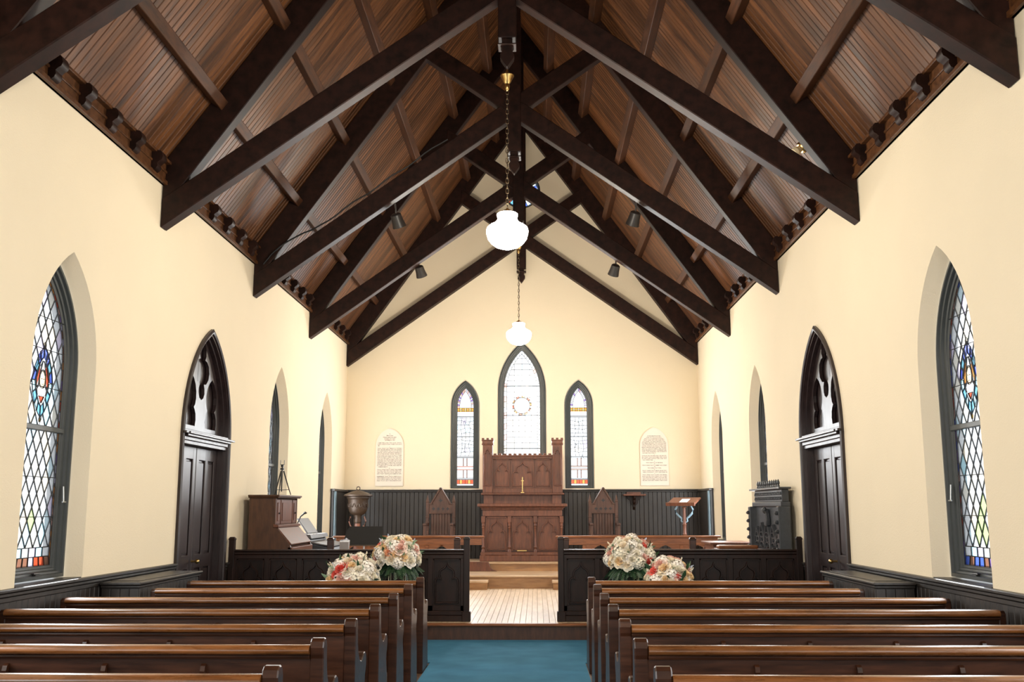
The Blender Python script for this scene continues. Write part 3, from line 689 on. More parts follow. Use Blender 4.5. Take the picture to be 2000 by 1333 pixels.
# ------------------------------------------------------------------ pews
def make_pew(s, x_aisle, x_wall, y, label, group):
    """s=-1 left of the aisle, +1 right; base point on the floor at the aisle end, back edge"""
    t = thing('pew', label, 'pew', (x_aisle, y, 0), 0, group); Lx = abs(x_wall - x_aisle); f = lambda u, v, d: (d, u, v)
    prof = [(0, 0), (0, .80), (-.008, .82), (-.012, .855), (0, .885), (.022, .9), (.05, .9), (.072, .885), (.083, .855), (.086, .80), (.095, .745), (.115, .695), (.15, .655), (.195, .63), (.24, .625), (.285, .64), (.32, .658), (.365, .662), (.40, .648), (.418, .615), (.415, .575), (.395, .54),
            (.375, .515), (.37, .48), (.385, .44), (.41, .38), (.43, .3), (.445, .18), (.455, .07), (.475, .06), (.475, 0)]
    a, b = sorted((0, s * .072))
    MB().prism(prof, f, a, b).build('pew_end', 'pew_wood', t, bevel=.006)
    a, b = sorted((s * (Lx - .05), s * Lx))
    MB().prism([(0, 0), (0, .84), (.02, .86), (.06, .86), (.08, .80), (.12, .66), (.2, .62), (.38, .62), (.42, .58), (.44, 0)], f, a, b).build('wall_end', 'pew_wood', t, bevel=.006)
    x0, x1 = sorted((s * .072, s * (Lx - .05)))
    MB().prism([(.0, .30), (.006, .82), (.03, .82), (.045, .30)], f, x0, x1).build('backrest', 'pew_wood', t)
    rp = [(-.022, .822), (-.032, .83), (-.034, .845), (-.026, .858), (-.008, .866), (.02, .868), (.045, .862), (.058, .845), (.054, .826), (.04, .82)]
    MB().prism(rp, f, x0, x1).build('top_rail', 'lit_pew_rail_wood', t, smooth=50)
    MB().prism([(-.012, .80), (-.014, .81), (-.01, .818), (.0, .82), (.006, .80)], f, x0, x1).build('bead', 'pew_wood', t)
    MB().box(x0, x1, .03, .42, .41, .44).build('seat', 'pew_wood', t, bevel=.006)
    k = .62
    while k < Lx - .3:
        x = s * k
        MB().prism([(0, .42), (0, .775), (-.018, .765), (-.028, .74), (-.02, .70), (-.03, .62), (-.036, .56), (-.028, .5), (-.012, .46)], f, x - .012, x + .012).build('back_brace', 'pew_wood', t)
        k += .515
    return t
ROWS = ['frontmost before the chancel'] + [k + ' row back from the chancel' for k in ('second', 'third', 'fourth', 'fifth', 'sixth', 'seventh')]
for s, xa, side in ((-1, -.8175, 'organ'), (1, .7795, 'carved throne')):
    for i in range(7):
        make_pew(s, xa, s * (3.14 if i < 2 else 3.51), 9.982 - i * .9276, 'dark pew with scrolled end, %s, %s side' % (ROWS[i], side), 'nave pews')
# radiator covers under the doors' side
for s, nm in ((-1, 'organ side'), (1, 'carved throne side')):
    t = thing('bench_box', 'dark boarded box with moulded lid against the wall, ' + nm, 'box', (s * 3.36, 9.7, 0)); g = None
    MB().box(-.165, .165, -.77, .77, 0, .885).build('body', 'wainscot_wood', t)
    MB().box(-.20, .165, -.83, .83, .905, .932).build('lid', 'wainscot_wood', t, bevel=.008).scale = (s, 1, 1)
    MB().box(-.185, .165, -.80, .80, .88, .905).build('lid_moulding', 'wainscot_wood', t, bevel=.006).scale = (s, 1, 1)
    MB().box(-.14, .12, -.70, .70, .932, .938).build('lid_panel', 'wainscot_wood', t, bevel=.003).scale = (s, 1, 1)
    for i in range(18):
        p = (-s * .165, -.77 + (i + .5) * 1.54 / 18, 0)
        if g is None: g = MB().prism([(-.042, 0), (.042, 0), (.042, .004), (.036, .01), (-.036, .01), (-.042, .004)], lambda u, v, d: (-s * v, u, d), 0, .87).build('board', 'wainscot_wood', t, loc=p).data
        else: link('board', g, t, p)
    g = None
    for i in range(4):
        p = (-.165 + (i + .5) * .33 / 4, -.77, 0)
        if g is None: g = MB().prism([(-.04, 0), (.04, 0), (.04, -.004), (.034, -.01), (-.034, -.01), (-.04, -.004)], lambda u, v, d: (u, v, d), 0, .87).build('board', 'wainscot_wood', t, loc=p).data
        else: link('board', g, t, p)

# ------------------------------------------------------------------ chancel screens
def gothic_panel(parent, fn, uc, z0, z1, hw, mat, d0=.0, name='panel', rim=True):
    pa = MB().prism([(uc - hw, z0), (uc + hw, z0), (uc + hw, z1), (uc - hw, z1)], fn, d0 - .012, d0).build(name, mat, parent)
    hh = min(hw * 1.55, (z1 - z0) * .5)
    mb = MB(); P = cusped(hw * .84, hh); zt = z1 - .04 - hh * 1.08
    mb.ribbon([(uc - hw * .84, z0 + .03)] + [(uc + u, zt + v) for u, v in P] + [(uc + hw * .84, z0 + .03)], fn, .02, d0 - .002, d0 + .036)
    mb.ribbon([(uc - hw * .84, z0 + .03), (uc + hw * .84, z0 + .03)], fn, .024, d0 - .002, d0 + .02)
    mb.build('tracery', mat, pa, smooth=30)
    if rim:
        r = MB()
        for a, b, c, d in ((uc - hw, z0, uc - hw + .014, z1), (uc + hw - .014, z0, uc + hw, z1), (uc - hw, z1 - .014, uc + hw, z1)): r.prism([(a, b), (c, b), (c, d), (a, d)], fn, d0 - .002, d0 + .026)
        r.build('panel_moulding', mat, pa)
def post(mb, x, y, z0, z1, h=.038):
    mb.box(x - h, x + h, y - h, y + h, z0, z1 - .03)
    a = [(x - h, y - h), (x + h, y - h), (x + h, y + h), (x - h, y + h)]; r = lambda k, z: [(x + (p - x) * k, y + (q - y) * k, z) for p, q in a]
    mb.loft([r(1.12, z1 - .04), r(1.12, z1 - .022), r(.8, z1 - .004), r(.6, z1)], True, True)
for s, nm in ((-1, 'organ side'), (1, 'carved throne side')):
    t = thing('chancel_screen', 'dark panelled wooden chancel screen with gothic tracery, ' + nm, 'screen', (0, 12.62, ZC)); fn = PY(0, -1)
    x0, x1 = .62, 3.46; X = lambda a, b: sorted((s * a, s * b)); n = 7; st_ = (x1 - x0) / n
    a, b = X(x0 - .02, x1 + .02)
    MB().box(a, b, .01, .05, .06, .82).build('back_board', 'dark_wood', t)
    MB().box(a, b, -.035, .06, 0, .07).box(a, b, -.022, .05, .07, .125).build('base_moulding', 'dark_wood', t, bevel=.008)
    MB().box(a, b, -.03, .065, .835, .86).box(a, b, -.015, .05, .80, .835).box(a, b, -.008, .04, .745, .80).build('top_rail', 'dark_wood', t, bevel=.007)
    fr = MB()
    for i in range(n + 1): fr.box(*X(x0 + i * st_ - .035, x0 + i * st_ + .035), -.008, .012, .125, .76)
    fr.box(a, b, -.008, .012, .125, .19).build('stiles', 'dark_wood', t, bevel=.004)
    for i in range(n): gothic_panel(t, fn, s * (x0 + (i + .5) * st_), .19, .745, st_ / 2 - .035, 'dark_wood', -.008)
    for px_ in (.58, 3.495):
        p = MB(); post(p, s * px_, 0, 0, 1.015, .036); p.box(s * px_ - .052, s * px_ + .052, -.055, .055, 0, .12); p.build('post', 'dark_wood', t, bevel=.006)

# ------------------------------------------------------------------ choir benches behind the screens
for s, xa, xb, nm in ((-1, .76, 2.43, 'organ side'), (1, .665, 2.32, 'throne side')):
    t = thing('choir_bench', 'dark choir bench with square topped end posts behind the screen, ' + nm, 'bench', (0, 13.4, ZC)); X = lambda a, b: sorted((s * a, s * b))
    a, b = X(xa, xb)
    MB().box(a, b, .0, .03, .18, .80).build('backrest', 'pew_wood', t)
    MB().box(a, b, -.02, .05, .80, .832).build('top_rail', 'rail_wood', t, bevel=.008)
    MB().box(a, b, .03, .42, .42, .45).build('seat', 'pew_wood', t, bevel=.006)
    for px_ in (xa, xb):
        p = MB(); post(p, s * px_, .02, 0, .985, .04); p.box(s * px_ - .03, s * px_ + .03, .05, .44, .0, .62); p.build('end_post', 'pew_wood', t, bevel=.006)
# ------------------------------------------------------------------ communion rails
for s, x0, x1, nm in ((-1, .63, 3.3, 'before the font'), (1, .615, 3.5, 'before the lectern')):
    t = thing('communion_rail', 'reddish wooden communion rail with arched brackets ' + nm, 'rail', (0, 17.95, Z1)); X = lambda a, b: sorted((s * a, s * b)); f = PY(0, -1)
    a, b = X(x0, x1); H = 1.085 - Z1
    MB().box(a, b, -.09, .09, H - .035, H).build('top_rail', 'rail_wood', t, bevel=.012)
    MB().box(a + .05, b - .05, -.02, .02, H - .16, H - .035).build('apron', 'rail_wood', t, bevel=.004)
    n = 5; st_ = (x1 - x0 - .62) / (n - 1)
    for i in range(n):
        xc = s * (x0 + .5 + i * st_)
        p = MB().box(xc - .03, xc + .03, -.03, .03, 0, H - .16); p.box(xc - .06, xc + .06, -.08, .08, 0, .03); p.build('post', 'rail_wood', t, bevel=.005)
        for k in (-1, 1):
            if (i == 0 and k == -s) or (i == n - 1 and k == s): continue
            br = MB().prism([(xc + k * .03, H - .16), (xc + k * .30, H - .16), (xc + k * .22, H - .19), (xc + k * .12, H - .26), (xc + k * .06, H - .36), (xc + k * .03, H - .48)], f, -.015, .015); br.build('arched_bracket', 'rail_wood', t)

# ------------------------------------------------------------------ altar
AX = .018
t = thing('altar', 'carved reddish oak altar with three gothic front panels', 'altar', (AX, 19.15, Z2)); fn = PY(0, -1)
MB().box(-.74, .74, .05, .78, .17, .93).build('body', 'altar_wood', t)
MB().box(-.80, .80, -.04, .80, 0, .11).box(-.785, .785, -.02, .79, .11, .17).build('plinth', 'altar_wood', t, bevel=.01)
MB().box(-.75, .75, .015, .79, .83, .95).build('frieze', 'altar_wood', t, bevel=.006)
MB().box(-.77, .77, -.01, .80, .95, .985).box(-.845, .845, -.06, .82, 1.01, 1.065).box(-.80, .80, -.03, .80, .985, 1.01).build('table_top', 'altar_wood', t, bevel=.01)
for i in range(3): gothic_panel(t, fn, (i - 1) * .485, .19, .82, .2, 'altar_wood', -.03, 'front_panel')
for x in (-.735, -.2425, .2425, .735):
    c = MB().box(x - .035, x + .035, -.035, .035, .0, .17).box(x - .035, x + .035, -.02, .035, .72, .83)
    c.lathe([(.036, .17), (.036, .2), (.022, .23), (.034, .26), (.022, .29), (.02, .6), (.03, .62), (.02, .64), (.03, .66), (.022, .69), (.034, .72)], (x, 0, 0), 12).build('colonnette', 'altar_wood', t, smooth=40)
MB().box(-.10, .08, -.032, -.028, .19, .205).build('brass_plate', 'brass', t)
t = thing('reredos', 'dark oak reredos with towers and gothic panels standing on the altar', 'reredos', (AX, 19.55, Z2 + 1.065)); fn = PY(0, -1); Z = lambda z: z - Z2 - 1.065
MB().box(-.62, .62, .05, .38, 0, .17).build('gradine', 'altar_wood', t)
MB().box(-.80, .80, -.08, .40, .17, .205).build('shelf', 'altar_wood', t, bevel=.006)
for s in (-1, 1): MB().box(s * .66 - .09, s * .66 + .09, .0, .38, 0, .17).build('shelf_block', 'altar_wood', t, bevel=.004)
MB().box(-.58, .58, .06, .2, .205, .92).build('screen_board', 'altar_wood', t)
MB().box(-.58, .58, .0, .2, .90, .935).box(-.58, .58, .02, .2, .86, .90).box(-.58, .58, .03, .2, .205, .29).build('cornice', 'altar_wood', t, bevel=.005)
for i in range(12):
    x = -.53 + i * .0964; MB().box(x - .03, x + .03, .01, .10, .935, .965).build('merlon', 'altar_wood', t, bevel=.004)
for i, (x, hw) in enumerate(((-.395, .15), (0, .225), (.395, .15))): gothic_panel(t, fn, x, .31, .85, hw, 'altar_wood', -.055)
for s in (-1, 1):
    x = s * .675
    tw = MB().box(x - .095, x + .095, -.01, .2, .205, 1.13).build('tower', 'altar_wood', t, bevel=.005)
    MB().box(x - .115, x + .115, -.03, .22, 1.13, 1.155).box(x - .105, x + .105, -.02, .21, 1.155, 1.21).box(x - .118, x + .118, -.033, .223, 1.21, 1.23).build('tower_cap', 'altar_wood', tw, bevel=.005)
    for q in (-.09, 0, .09): MB().box(x + q - .024, x + q + .024, -.02, .06, 1.23, 1.265).build('merlon', 'altar_wood', tw)
    gothic_panel(tw, fn, x, .32, 1.10, .078, 'altar_wood', .012, 'tower_panel', False)
t = thing('reflection_cross', 'slender brass cross added for a line of reflected light', 'cross', (AX, 19.42, Z2 + 1.065 + .205))  # thin brass shape added where a line of light is reflected
MB().lathe([(.04, 0), (.04, .01), (.015, .02), (.01, .05)], seg=12).build('foot', 'brass', t, smooth=40)
MB().box(-.006, .006, -.004, .004, .04, .30).box(-.028, .028, -.004, .004, .225, .234).build('cross_bar', 'brass', t)

# ------------------------------------------------------------------ gothic chairs
def make_chair(x, label):
    t = thing('gothic_chair', label, 'chair', (x, 19.72, Z2)); f = PY(0, -1)
    B = lambda n, *a, bv=.005: MB().box(*a).build(n, 'chair_wood', t, bevel=bv)
    for i in range(7): B('back_slat', -.19 + i * .0545, -.19 + i * .0545 + .051, .0, .02, .42, .88)
    pl = [(-.235, .88), (.235, .88), (.235, 1.06), (.19, 1.06), (0, 1.37), (-.19, 1.06), (-.235, 1.06)]
    MB().prism(pl, f, -.02, .015).build('gable_board', 'chair_wood', t)
    g = MB(); g.ribbon([(-.19, 1.065), (0, 1.375)], f, .035, .01, .035); g.ribbon([(.19, 1.065), (0, 1.375)], f, .035, .01, .035)
    g.ribbon([(-.235, .885), (.235, .885)], f, .02, .01, .03); g.ribbon([(-.235, 1.06), (-.15, 1.06)], f, .02, .01, .03); g.ribbon([(.15, 1.06), (.235, 1.06)], f, .02, .01, .03)
    g.build('gable_moulding', 'chair_wood', t)
    for i, (u, v, r) in enumerate([(-.138, .97, .03), (-.046, .97, .03), (.046, .97, .03), (.138, .97, .03), (0, 1.13, .036)]):
        q = [(u + r * (1 + .35 * math.cos(4 * a)) * .8 * math.cos(a), v + r * (1 + .35 * math.cos(4 * a)) * .8 * math.sin(a)) for a in [2 * PI * k / 24 for k in range(24)]]
        MB().prism(q, f, .012, .018).build('pierced_quatrefoil', 'black_metal', t)
    for s in (-1, 1):
        xx = s * .255
        lg = MB().box(xx - .03, xx + .03, -.03, .03, 0, 1.10)
        lg.loft([[(xx - .034, -.034, 1.10), (xx + .034, -.034, 1.10), (xx + .034, .034, 1.10), (xx - .034, .034, 1.10)], [(xx - .004, -.004, 1.24), (xx + .004, -.004, 1.24), (xx + .004, .004, 1.24), (xx - .004, .004, 1.24)]], True, True)
        for z in (.80, .70, .56): lg.box(xx - .037, xx + .037, -.037, .037, z, z + .03)
        lg.build('back_post', 'chair_wood', t, bevel=.004)
        fl = MB().box(xx - .03, xx + .03, -.50, -.44, 0, .66); fl.build('front_leg', 'chair_wood', t, bevel=.006)
        B('armrest', xx - .035, xx + .035, -.53, -.02, .66, .70)
        B('side_rail', xx - .02, xx + .02, -.46, .0, .36, .43)
    B('seat', -.25, .25, -.50, .0, .43, .48); B('front_rail', -.23, .23, -.49, -.46, .30, .43)
    for i in range(4):
        u = -.135 + i * .09; MB().prism([(u - .03, .31), (u + .03, .31), (u + .028, .35), (u, .39), (u - .028, .35)], f, .489, .492).build('pierced_trefoil', 'black_metal', t)
    return t
make_chair(-1.575, 'gothic gabled wooden chair between the font and the altar')
make_chair(1.575, 'gothic gabled wooden chair below the small wall bracket')

# ------------------------------------------------------------------ font
t = thing('baptismal_font', 'dark bronze lidded baptismal font on a carved pedestal', 'font', (-3.09, 19.15, Z2))
MB().lathe([(.22, 0), (.22, .05), (.18, .07), (.12, .12), (.085, .16), (.07, .3), (.07, .55), (.09, .58), (.09, .6), (.06, .63), (.055, .7)], seg=8).build('pedestal', 'altar_wood', t, bevel=0)
MB().lathe([(.055, .70), (.075, .75), (.06, .80), (.08, .855), (.13, .88), (.165, .92), (.18, .98), (.186, 1.06), (.188, 1.14), (.2, 1.16), (.215, 1.17), (.215, 1.20), (.17, 1.21)], seg=28).build('bowl', 'bronze', t, smooth=40)
bd = MB()
for k in range(14):
    a = 2 * PI * k / 14; P = [(.189 * math.cos(a + q), .189 * math.sin(a + q), 1.02 + .035 * math.cos(q * 16) + .02) for q in [-.18 + .36 * j / 8 for j in range(9)]]
    bd.tube(P, .007, 5)
bd.build('bowl_ornament', 'bronze', t, smooth=60)
ld = MB().lathe([(.26, 1.205), (.272, 1.215), (.27, 1.235), (.22, 1.255), (.15, 1.285), (.09, 1.305), (.04, 1.315), (.025, 1.33), (.0, 1.335)], seg=28).build('lid', 'bronze', t, smooth=40)
MB().tube([(.032 * math.cos(2 * PI * k / 16), 0, 1.355 + .032 * math.sin(2 * PI * k / 16)) for k in range(17)], .009, 8).build('ring_handle', 'bronze', ld, smooth=60)
for s in (-1, 1): MB().tube([(s * .07, -.02, .60), (s * .13, -.02, .66), (s * .16, -.02, .74), (s * .13, -.02, .83)], .014, 8).build('scroll_bracket', 'altar_wood', t, smooth=60)

# ------------------------------------------------------------------ lectern
t = thing('lectern', 'wooden lectern with sloped book desk on a turned post', 'lectern', (3.03, 19.0, Z2), math.radians(-27))
MB().box(-.2, .2, -.2, .2, 0, .06).box(-.12, .12, -.12, .12, .06, .14).build('base', 'altar_wood', t, bevel=.01)
MB().lathe([(.05, .14), (.05, .2), (.035, .24), (.035, .48), (.045, .5), (.035, .52), (.032, .66), (.042, .68), (.03, .7), (.028, .98), (.05, 1.0)], seg=12).build('post', 'altar_wood', t, smooth=40)
for s in (-1, 1):
    P = [(s * .03, 0, .72), (s * .06, 0, .74), (s * .05, 0, .79), (s * .09, 0, .82), (s * .15, 0, .88), (s * .17, 0, .95), (s * .13, 0, 1.02)]
    MB().tube(P, [.012, .016, .018, .02, .02, .018, .014], 8).build('scroll_bracket', 'slate_sheen', t, smooth=60)
sl = math.radians(17); R = Matrix.Rotation(sl, 4, 'X')
tp = MB().box(-.27, .27, -.2, .2, 0, .03); tp.v = [tuple(R @ Vector(v) + Vector((0, 0, 1.09))) for v in tp.v]; tp.build('book_desk', 'altar_wood', t, bevel=.004)
tp = MB().box(-.28, .28, -.225, -.2, -.01, .055); tp.v = [tuple(R @ Vector(v) + Vector((0, 0, 1.09))) for v in tp.v]; tp.build('book_ledge', 'altar_wood', t, bevel=.004)
tp = MB().box(-.05, .1, -.12, .08, .032, .036); tp.v = [tuple(R @ Vector(v) + Vector((0, 0, 1.09))) for v in tp.v]
t2 = tp.build('lectern_paper', 'white_paper', None, loc=(3.03, 19.0, Z2)); t2.rotation_euler[2] = math.radians(-27); tag(t2, 'white sheet of paper lying on the lectern desk', 'paper')

# ------------------------------------------------------------------ wall bracket
t = thing('wall_bracket', 'small wooden credence shelf on a carved bracket on the wainscot', 'shelf', (2.22, 20.235, 1.80)); f = PY(0, -1)
MB().box(-.22, .22, -.24, 0, 0, .03).build('shelf', 'altar_wood', t, bevel=.006); MB().box(-.14, .14, -.02, 0, .03, .075).build('upstand', 'altar_wood', t)
MB().prism([(0, 0), (-.18, 0), (-.17, -.05), (-.11, -.08), (-.10, -.13), (-.05, -.17), (-.045, -.22), (0, -.28)], lambda u, v, d: (d, u, v), -.025, .025).build('carved_bracket', 'dark_wood', t, bevel=.006)
for s in (-1, 1): MB().prism([(0, 0), (s * .14, 0), (s * .13, -.06), (s * .08, -.09), (s * .07, -.15), (s * .02, -.2), (0, -.26)], f, .005, .03).build('carved_wing', 'dark_wood', t, bevel=.004)

# ------------------------------------------------------------------ inscribed tablets
TXT1 = [(1.0, 'In'), (1.25, 'Memoriam'), (1.25, 'PHILIP BARTON KEY'), (1.0, 'ENTERED INTO REST'), (1.0, 'SEPTEMBER 25 1896'), (.8, 'I'), 'I AM THE LORD THY GOD, THOU', 'SHALT HAVE NONE OTHER GODS BUT', '<ME.', (.8, 'II'), 'THOU SHALT NOT MAKE TO THYSELF', 'ANY GRAVEN IMAGE, NOR THE LIKENESS', 'OF ANYTHING THAT IS IN HEAVEN', 'ABOVE, OR IN THE EARTH BENEATH,', 'OR IN THE WATER UNDER THE EARTH.', 'THOU SHALT NOT BOW DOWN TO THEM,', 'NOR WORSHIP THEM; FOR I THE LORD', 'THY GOD AM A JEALOUS GOD, AND VISIT', 'THE SINS OF THE FATHERS UPON THE', 'CHILDREN UNTO THE THIRD AND FOURTH', 'GENERATION OF THEM THAT HATE ME,', 'AND SHEW MERCY UNTO THOUSANDS', 'IN THEM THAT LOVE ME, AND KEEP MY', '<COMMANDMENTS.', (.8, 'III'), 'THOU SHALT NOT TAKE THE NAME', 'OF THE LORD THY GOD IN VAIN, FOR', 'THE LORD WILL NOT HOLD HIM GUILT-', 'LESS, THAT TAKETH HIS NAME IN VAIN', (.8, 'IV'), 'REMEMBER THAT THOU KEEP HOLY', 'THE SABBATH DAY. SIX DAYS SHALT', 'THOU LABOR, AND DO ALL THAT THOU', 'HAST TO DO, BUT THE SEVENTH DAY']
TXT2 = ['', '', 'IS THE SABBATH OF THE', 'LORD THY GOD. IN IT THOU', 'SHALT DO NO MANNER OF WORK,', 'THOU, AND THY SON, AND THY', 'DAUGHTER, THY MAN-SERVANT, AND', 'THY MAID-SERVANT, THY CATTLE, AND', 'THE STRANGER THAT IS WITHIN THY', 'GATES, FOR IN SIX DAYS THE LORD', 'MADE HEAVEN AND EARTH, THE SEA,', 'AND ALL THAT IN THEM IS, AND RESTED', 'THE SEVENTH DAY, WHEREFORE', 'THE LORD BLESSED THE SEVENTH', '<DAY AND HALLOWED IT.', (.8, 'V'), 'HONOR THY FATHER AND THY MOTH-', 'ER, THAT THY DAYS MAY BE LONG', 'IN THE LAND WHICH THE LORD THY', '<GOD GIVETH THEE.', (.8, 'VI'), 'THOU SHALT DO NO MURDER.', (.8, 'VII'), 'THOU SHALT NOT COMMIT ADULTERY', (.8, 'VIII'), 'THOU SHALT NOT STEAL.', (.8, 'IX'), 'THOU SHALT NOT BEAR FALSE WIT-', '<NESS AGAINST THY NEIGHBOR.', (.8, 'X'), 'THOU SHALT NOT COVET THY NEIGH-', "BOR'S HOUSE, THOU SHALT NOT COVET", "THY NEIGHBOR'S WIFE, NOR HIS SER-", 'VANT, NOR HIS MAID, NOR HIS OX, NOR', 'HIS ASS, NOR ANY THING THAT IS HIS.']
for x, txt, lb in ((-2.665, TXT1, 'pointed marble memorial tablet of commandments above the font'), (2.645, TXT2, 'pointed marble tablet of commandments above the lectern')):
    t = thing('inscribed_tablet', lb, 'tablet', (x, YB - .004, 2.0)); fn = PY(0, -1)
    L = Lan.rise(0, .282, 0, .80, .36); L2 = L.inset(.012)
    MB().prism(L.pts(10), fn, 0, .02).build('slab', 'marble', t); MB().prism(L2.pts(10), fn, .02, .026).build('face', 'marble', t)
    zz = 1.065; mb = MB(); lh = .0285
    for it in txt:
        k, s_ = it if isinstance(it, tuple) else (1.0, it)
        zz -= lh * (k if k > 1 else (1 if not isinstance(it, tuple) or k == 1.0 else .85))
        if not s_: continue
        left = s_[0] == '<'; s_ = s_.lstrip('<')
        cu = bpy.data.curves.new('t', 'FONT'); cu.body = s_; cu.size = .0235 * k if k >= 1 else .018; cu.resolution_u = 1; cu.align_x = 'LEFT'; cu.offset = .0004
        to = bpy.data.objects.new('t', cu); COL.objects.link(to); dg = bpy.context.evaluated_depsgraph_get()
        me = bpy.data.meshes.new_from_object(to.evaluated_get(dg)); bpy.data.objects.remove(to); bpy.data.curves.remove(cu)
        xs = [v.co.x for v in me.vertices]; wd_ = max(xs) - min(xs); lim = .49 if zz < .85 else 2 * (L.inset(.03).h if zz < L.zs else max(.05, .255 * (1 - ((zz - .8) / .34) ** 1.4)))
        full = len(s_) > 25 or wd_ > lim; tw = min(wd_, lim) if not full else lim
        sc = tw / wd_; off = -tw / 2 if not left else -.235
        mb.add([(off + (v.co.x - min(xs)) * sc, -.0275, zz + v.co.y) for v in me.vertices], [tuple(p.vertices) for p in me.polygons]); bpy.data.meshes.remove(me)
    tag(mb.build('inscription', 'letter', t), kind='stuff')

# ------------------------------------------------------------------ reed organ with tripod
t = thing('reed_organ', 'brown wooden reed organ with sloped lid against the side wall', 'organ', (-3.28, 13.8, ZC)); f = lambda u, v, d: (u, d, v); OX = -3.28
q = lambda x, z: (x - OX, z - ZC)
sidep = [q(-3.47, .2), q(-3.47, 1.70), q(-3.12, 1.70), q(-3.12, 1.33), q(-3.08, 1.30), q(-2.92, 1.10), q(-2.90, 1.06), q(-2.90, .2)]
for y in (-.6, .57): MB().prism(sidep, f, y, y + .03).build('side_panel', 'organ_wood', t, bevel=.004)
MB().prism([q(-3.46, .22), q(-3.46, 1.69), q(-3.14, 1.69), q(-3.14, 1.33), q(-2.94, 1.07), q(-2.94, .22)], f, -.57, .57).build('case', 'organ_wood', t)
MB().box(-.20, .20, -.63, .63, 1.50, 1.515).box(-.20, .215, -.64, .64, 1.515, 1.54).build('top', 'organ_wood', t, bevel=.006)
MB().prism([q(-3.13, 1.335), q(-2.915, 1.09), q(-2.90, 1.105), q(-3.115, 1.35)], f, -.58, .58).build('key_lid', 'altar_wood', t, bevel=.004)
MB().prism([q(-3.14, 1.32), q(-3.07, 1.32), q(-3.07, 1.35), q(-3.14, 1.36)], f, -.62, .62).build('lid_hinge_rail', 'altar_wood', t, bevel=.004)
MB().prism([q(-2.945, .95), q(-2.885, .95), q(-2.885, 1.06), q(-2.945, 1.07)], f, -.6, .6).build('key_slip', 'altar_wood', t, bevel=.004)
FX = PX(-3.14 - OX, 1)
for y0, y1, nm_ in ((-.55, -.34, 'carved_panel'), (-.30, .30, 'cabinet_door'), (.34, .55, 'carved_panel')):
    d = MB().prism([(y0, 1.16), (y1, 1.16), (y1, 1.48), (y0, 1.48)], FX, 0, .018).build(nm_, 'altar_wood', t, bevel=.004)
    m = .05; MB().prism([(y0 + m, 1.20), (y1 - m, 1.20), (y1 - m, 1.44), (y0 + m, 1.44)], FX, .018, .026).build('raised_panel', 'altar_wood', d, bevel=.006)
    if nm_ == 'carved_panel': MB().tube([FX((y0 + y1) / 2, 1.3, .02), FX((y0 + y1) / 2, 1.3, .04)], .012, 8).build('knob', 'black_metal', d)
for i in range(7):
    for j in range(3): MB().prism([(-.5 + i * .16, .30 + j * .13), (-.46 + i * .16, .30 + j * .13), (-.46 + i * .16, .36 + j * .13), (-.5 + i * .16, .36 + j * .13)], PX(-2.94 - OX, 1), 0, .006).build('grille_hole', 'black_metal', t)
MB().tube([(.16, .62, 1.14), (.19, .70, 1.25), (.23, .74, 1.29)], .01, 6).lathe([(.0, -.02), (.025, -.01), (.03, .0), (.0, .02)], (.24, .75, 1.30), 10).build('lamp_arm', 'black_metal', t)
t = thing('camera_tripod', 'small black tripod standing on the organ top', 'tripod', (-3.19, 13.75, 1.741))
for k in range(3):
    a = 2 * PI * k / 3 + .5; MB().tube([(.02 * math.cos(a), .02 * math.sin(a), .33), (.085 * math.cos(a), .085 * math.sin(a), .13), (.13 * math.cos(a), .13 * math.sin(a), .005)], [.010, .008, .006], 6).build('leg', 'black_metal', t)
    MB().tube([(0, 0, .07), (.105 * math.cos(a), .105 * math.sin(a), .075)], .004, 5).build('spreader', 'black_metal', t)
MB().tube([(0, 0, .05), (0, 0, .40)], .009, 8).build('centre_column', 'black_metal', t)
MB().box(-.022, .022, -.02, .02, .34, .37).box(-.016, .016, -.016, .016, .38, .41).box(-.028, -.022, -.005, .005, .41, .475).box(.022, .028, -.005, .005, .41, .475).box(-.028, .028, -.006, .006, .41, .417).build('phone_clamp', 'black_metal', t)

# ------------------------------------------------------------------ digital keyboard, music stand, paper bag
t = thing('digital_piano', 'dark grey digital keyboard console with music rest beside the organ', 'keyboard', (-3.0, 15.35, ZC))
MB().prism([(-.30, .0), (-.30, .98), (-.05, .98), (.0, .86), (.30, .80), (.32, .76), (.32, .68), (-.05, .68), (-.10, .0)], f, -.62, .62).build('case', 'dark_plastic', t, bevel=.006)
MB().prism([(-.27, .985), (.0, .985), (.02, .93), (-.25, .99)], f, -.6, .6).build('control_panel', 'grey_plastic', t)
MB().prism([(-.02, .89), (.30, .83), (.305, .815), (-.02, .87)], f, -.6, .6).build('key_cover', 'grey_plastic', t)
MB().box(.322, .335, -.58, .58, .735, .76).build('key_edge', 'white_key', t)
mr = MB().prism([(-.10, .99), (-.08, 1.0), (-.24, 1.22), (-.26, 1.21)], f, -.38, .30).build('music_rest', 'grey_plastic', t, bevel=.006)
MB().box(-.06, .0, -.5, -.42, .985, .995).box(-.06, .0, -.3, -.22, .985, .995).build('white_buttons', 'white_key', t)
t = thing('music_stand', 'black folding music stand between organ and choir bench', 'music stand', (-2.16, 14.4, ZC))
R = Matrix.Rotation(math.radians(-22), 4, 'X'); O = Vector((0, 0, .98))
dk = MB().prism([(-.29, -.14), (.26, -.14), (.26, .14), (-.2, .14), (-.25, .08)], lambda u, v, d: tuple(R @ Vector((u, d, v)) + O), 0, .012); dk.build('desk', 'black_metal', t)
lp = MB().box(-.28, .26, -.05, .0, -.15, -.14); lp.v = [tuple(R @ Vector(v) + O) for v in lp.v]; lp.build('lip', 'black_metal', t)
MB().tube([(0, .02, .25), (0, .02, .97)], .011, 8).build('shaft', 'steel', t)
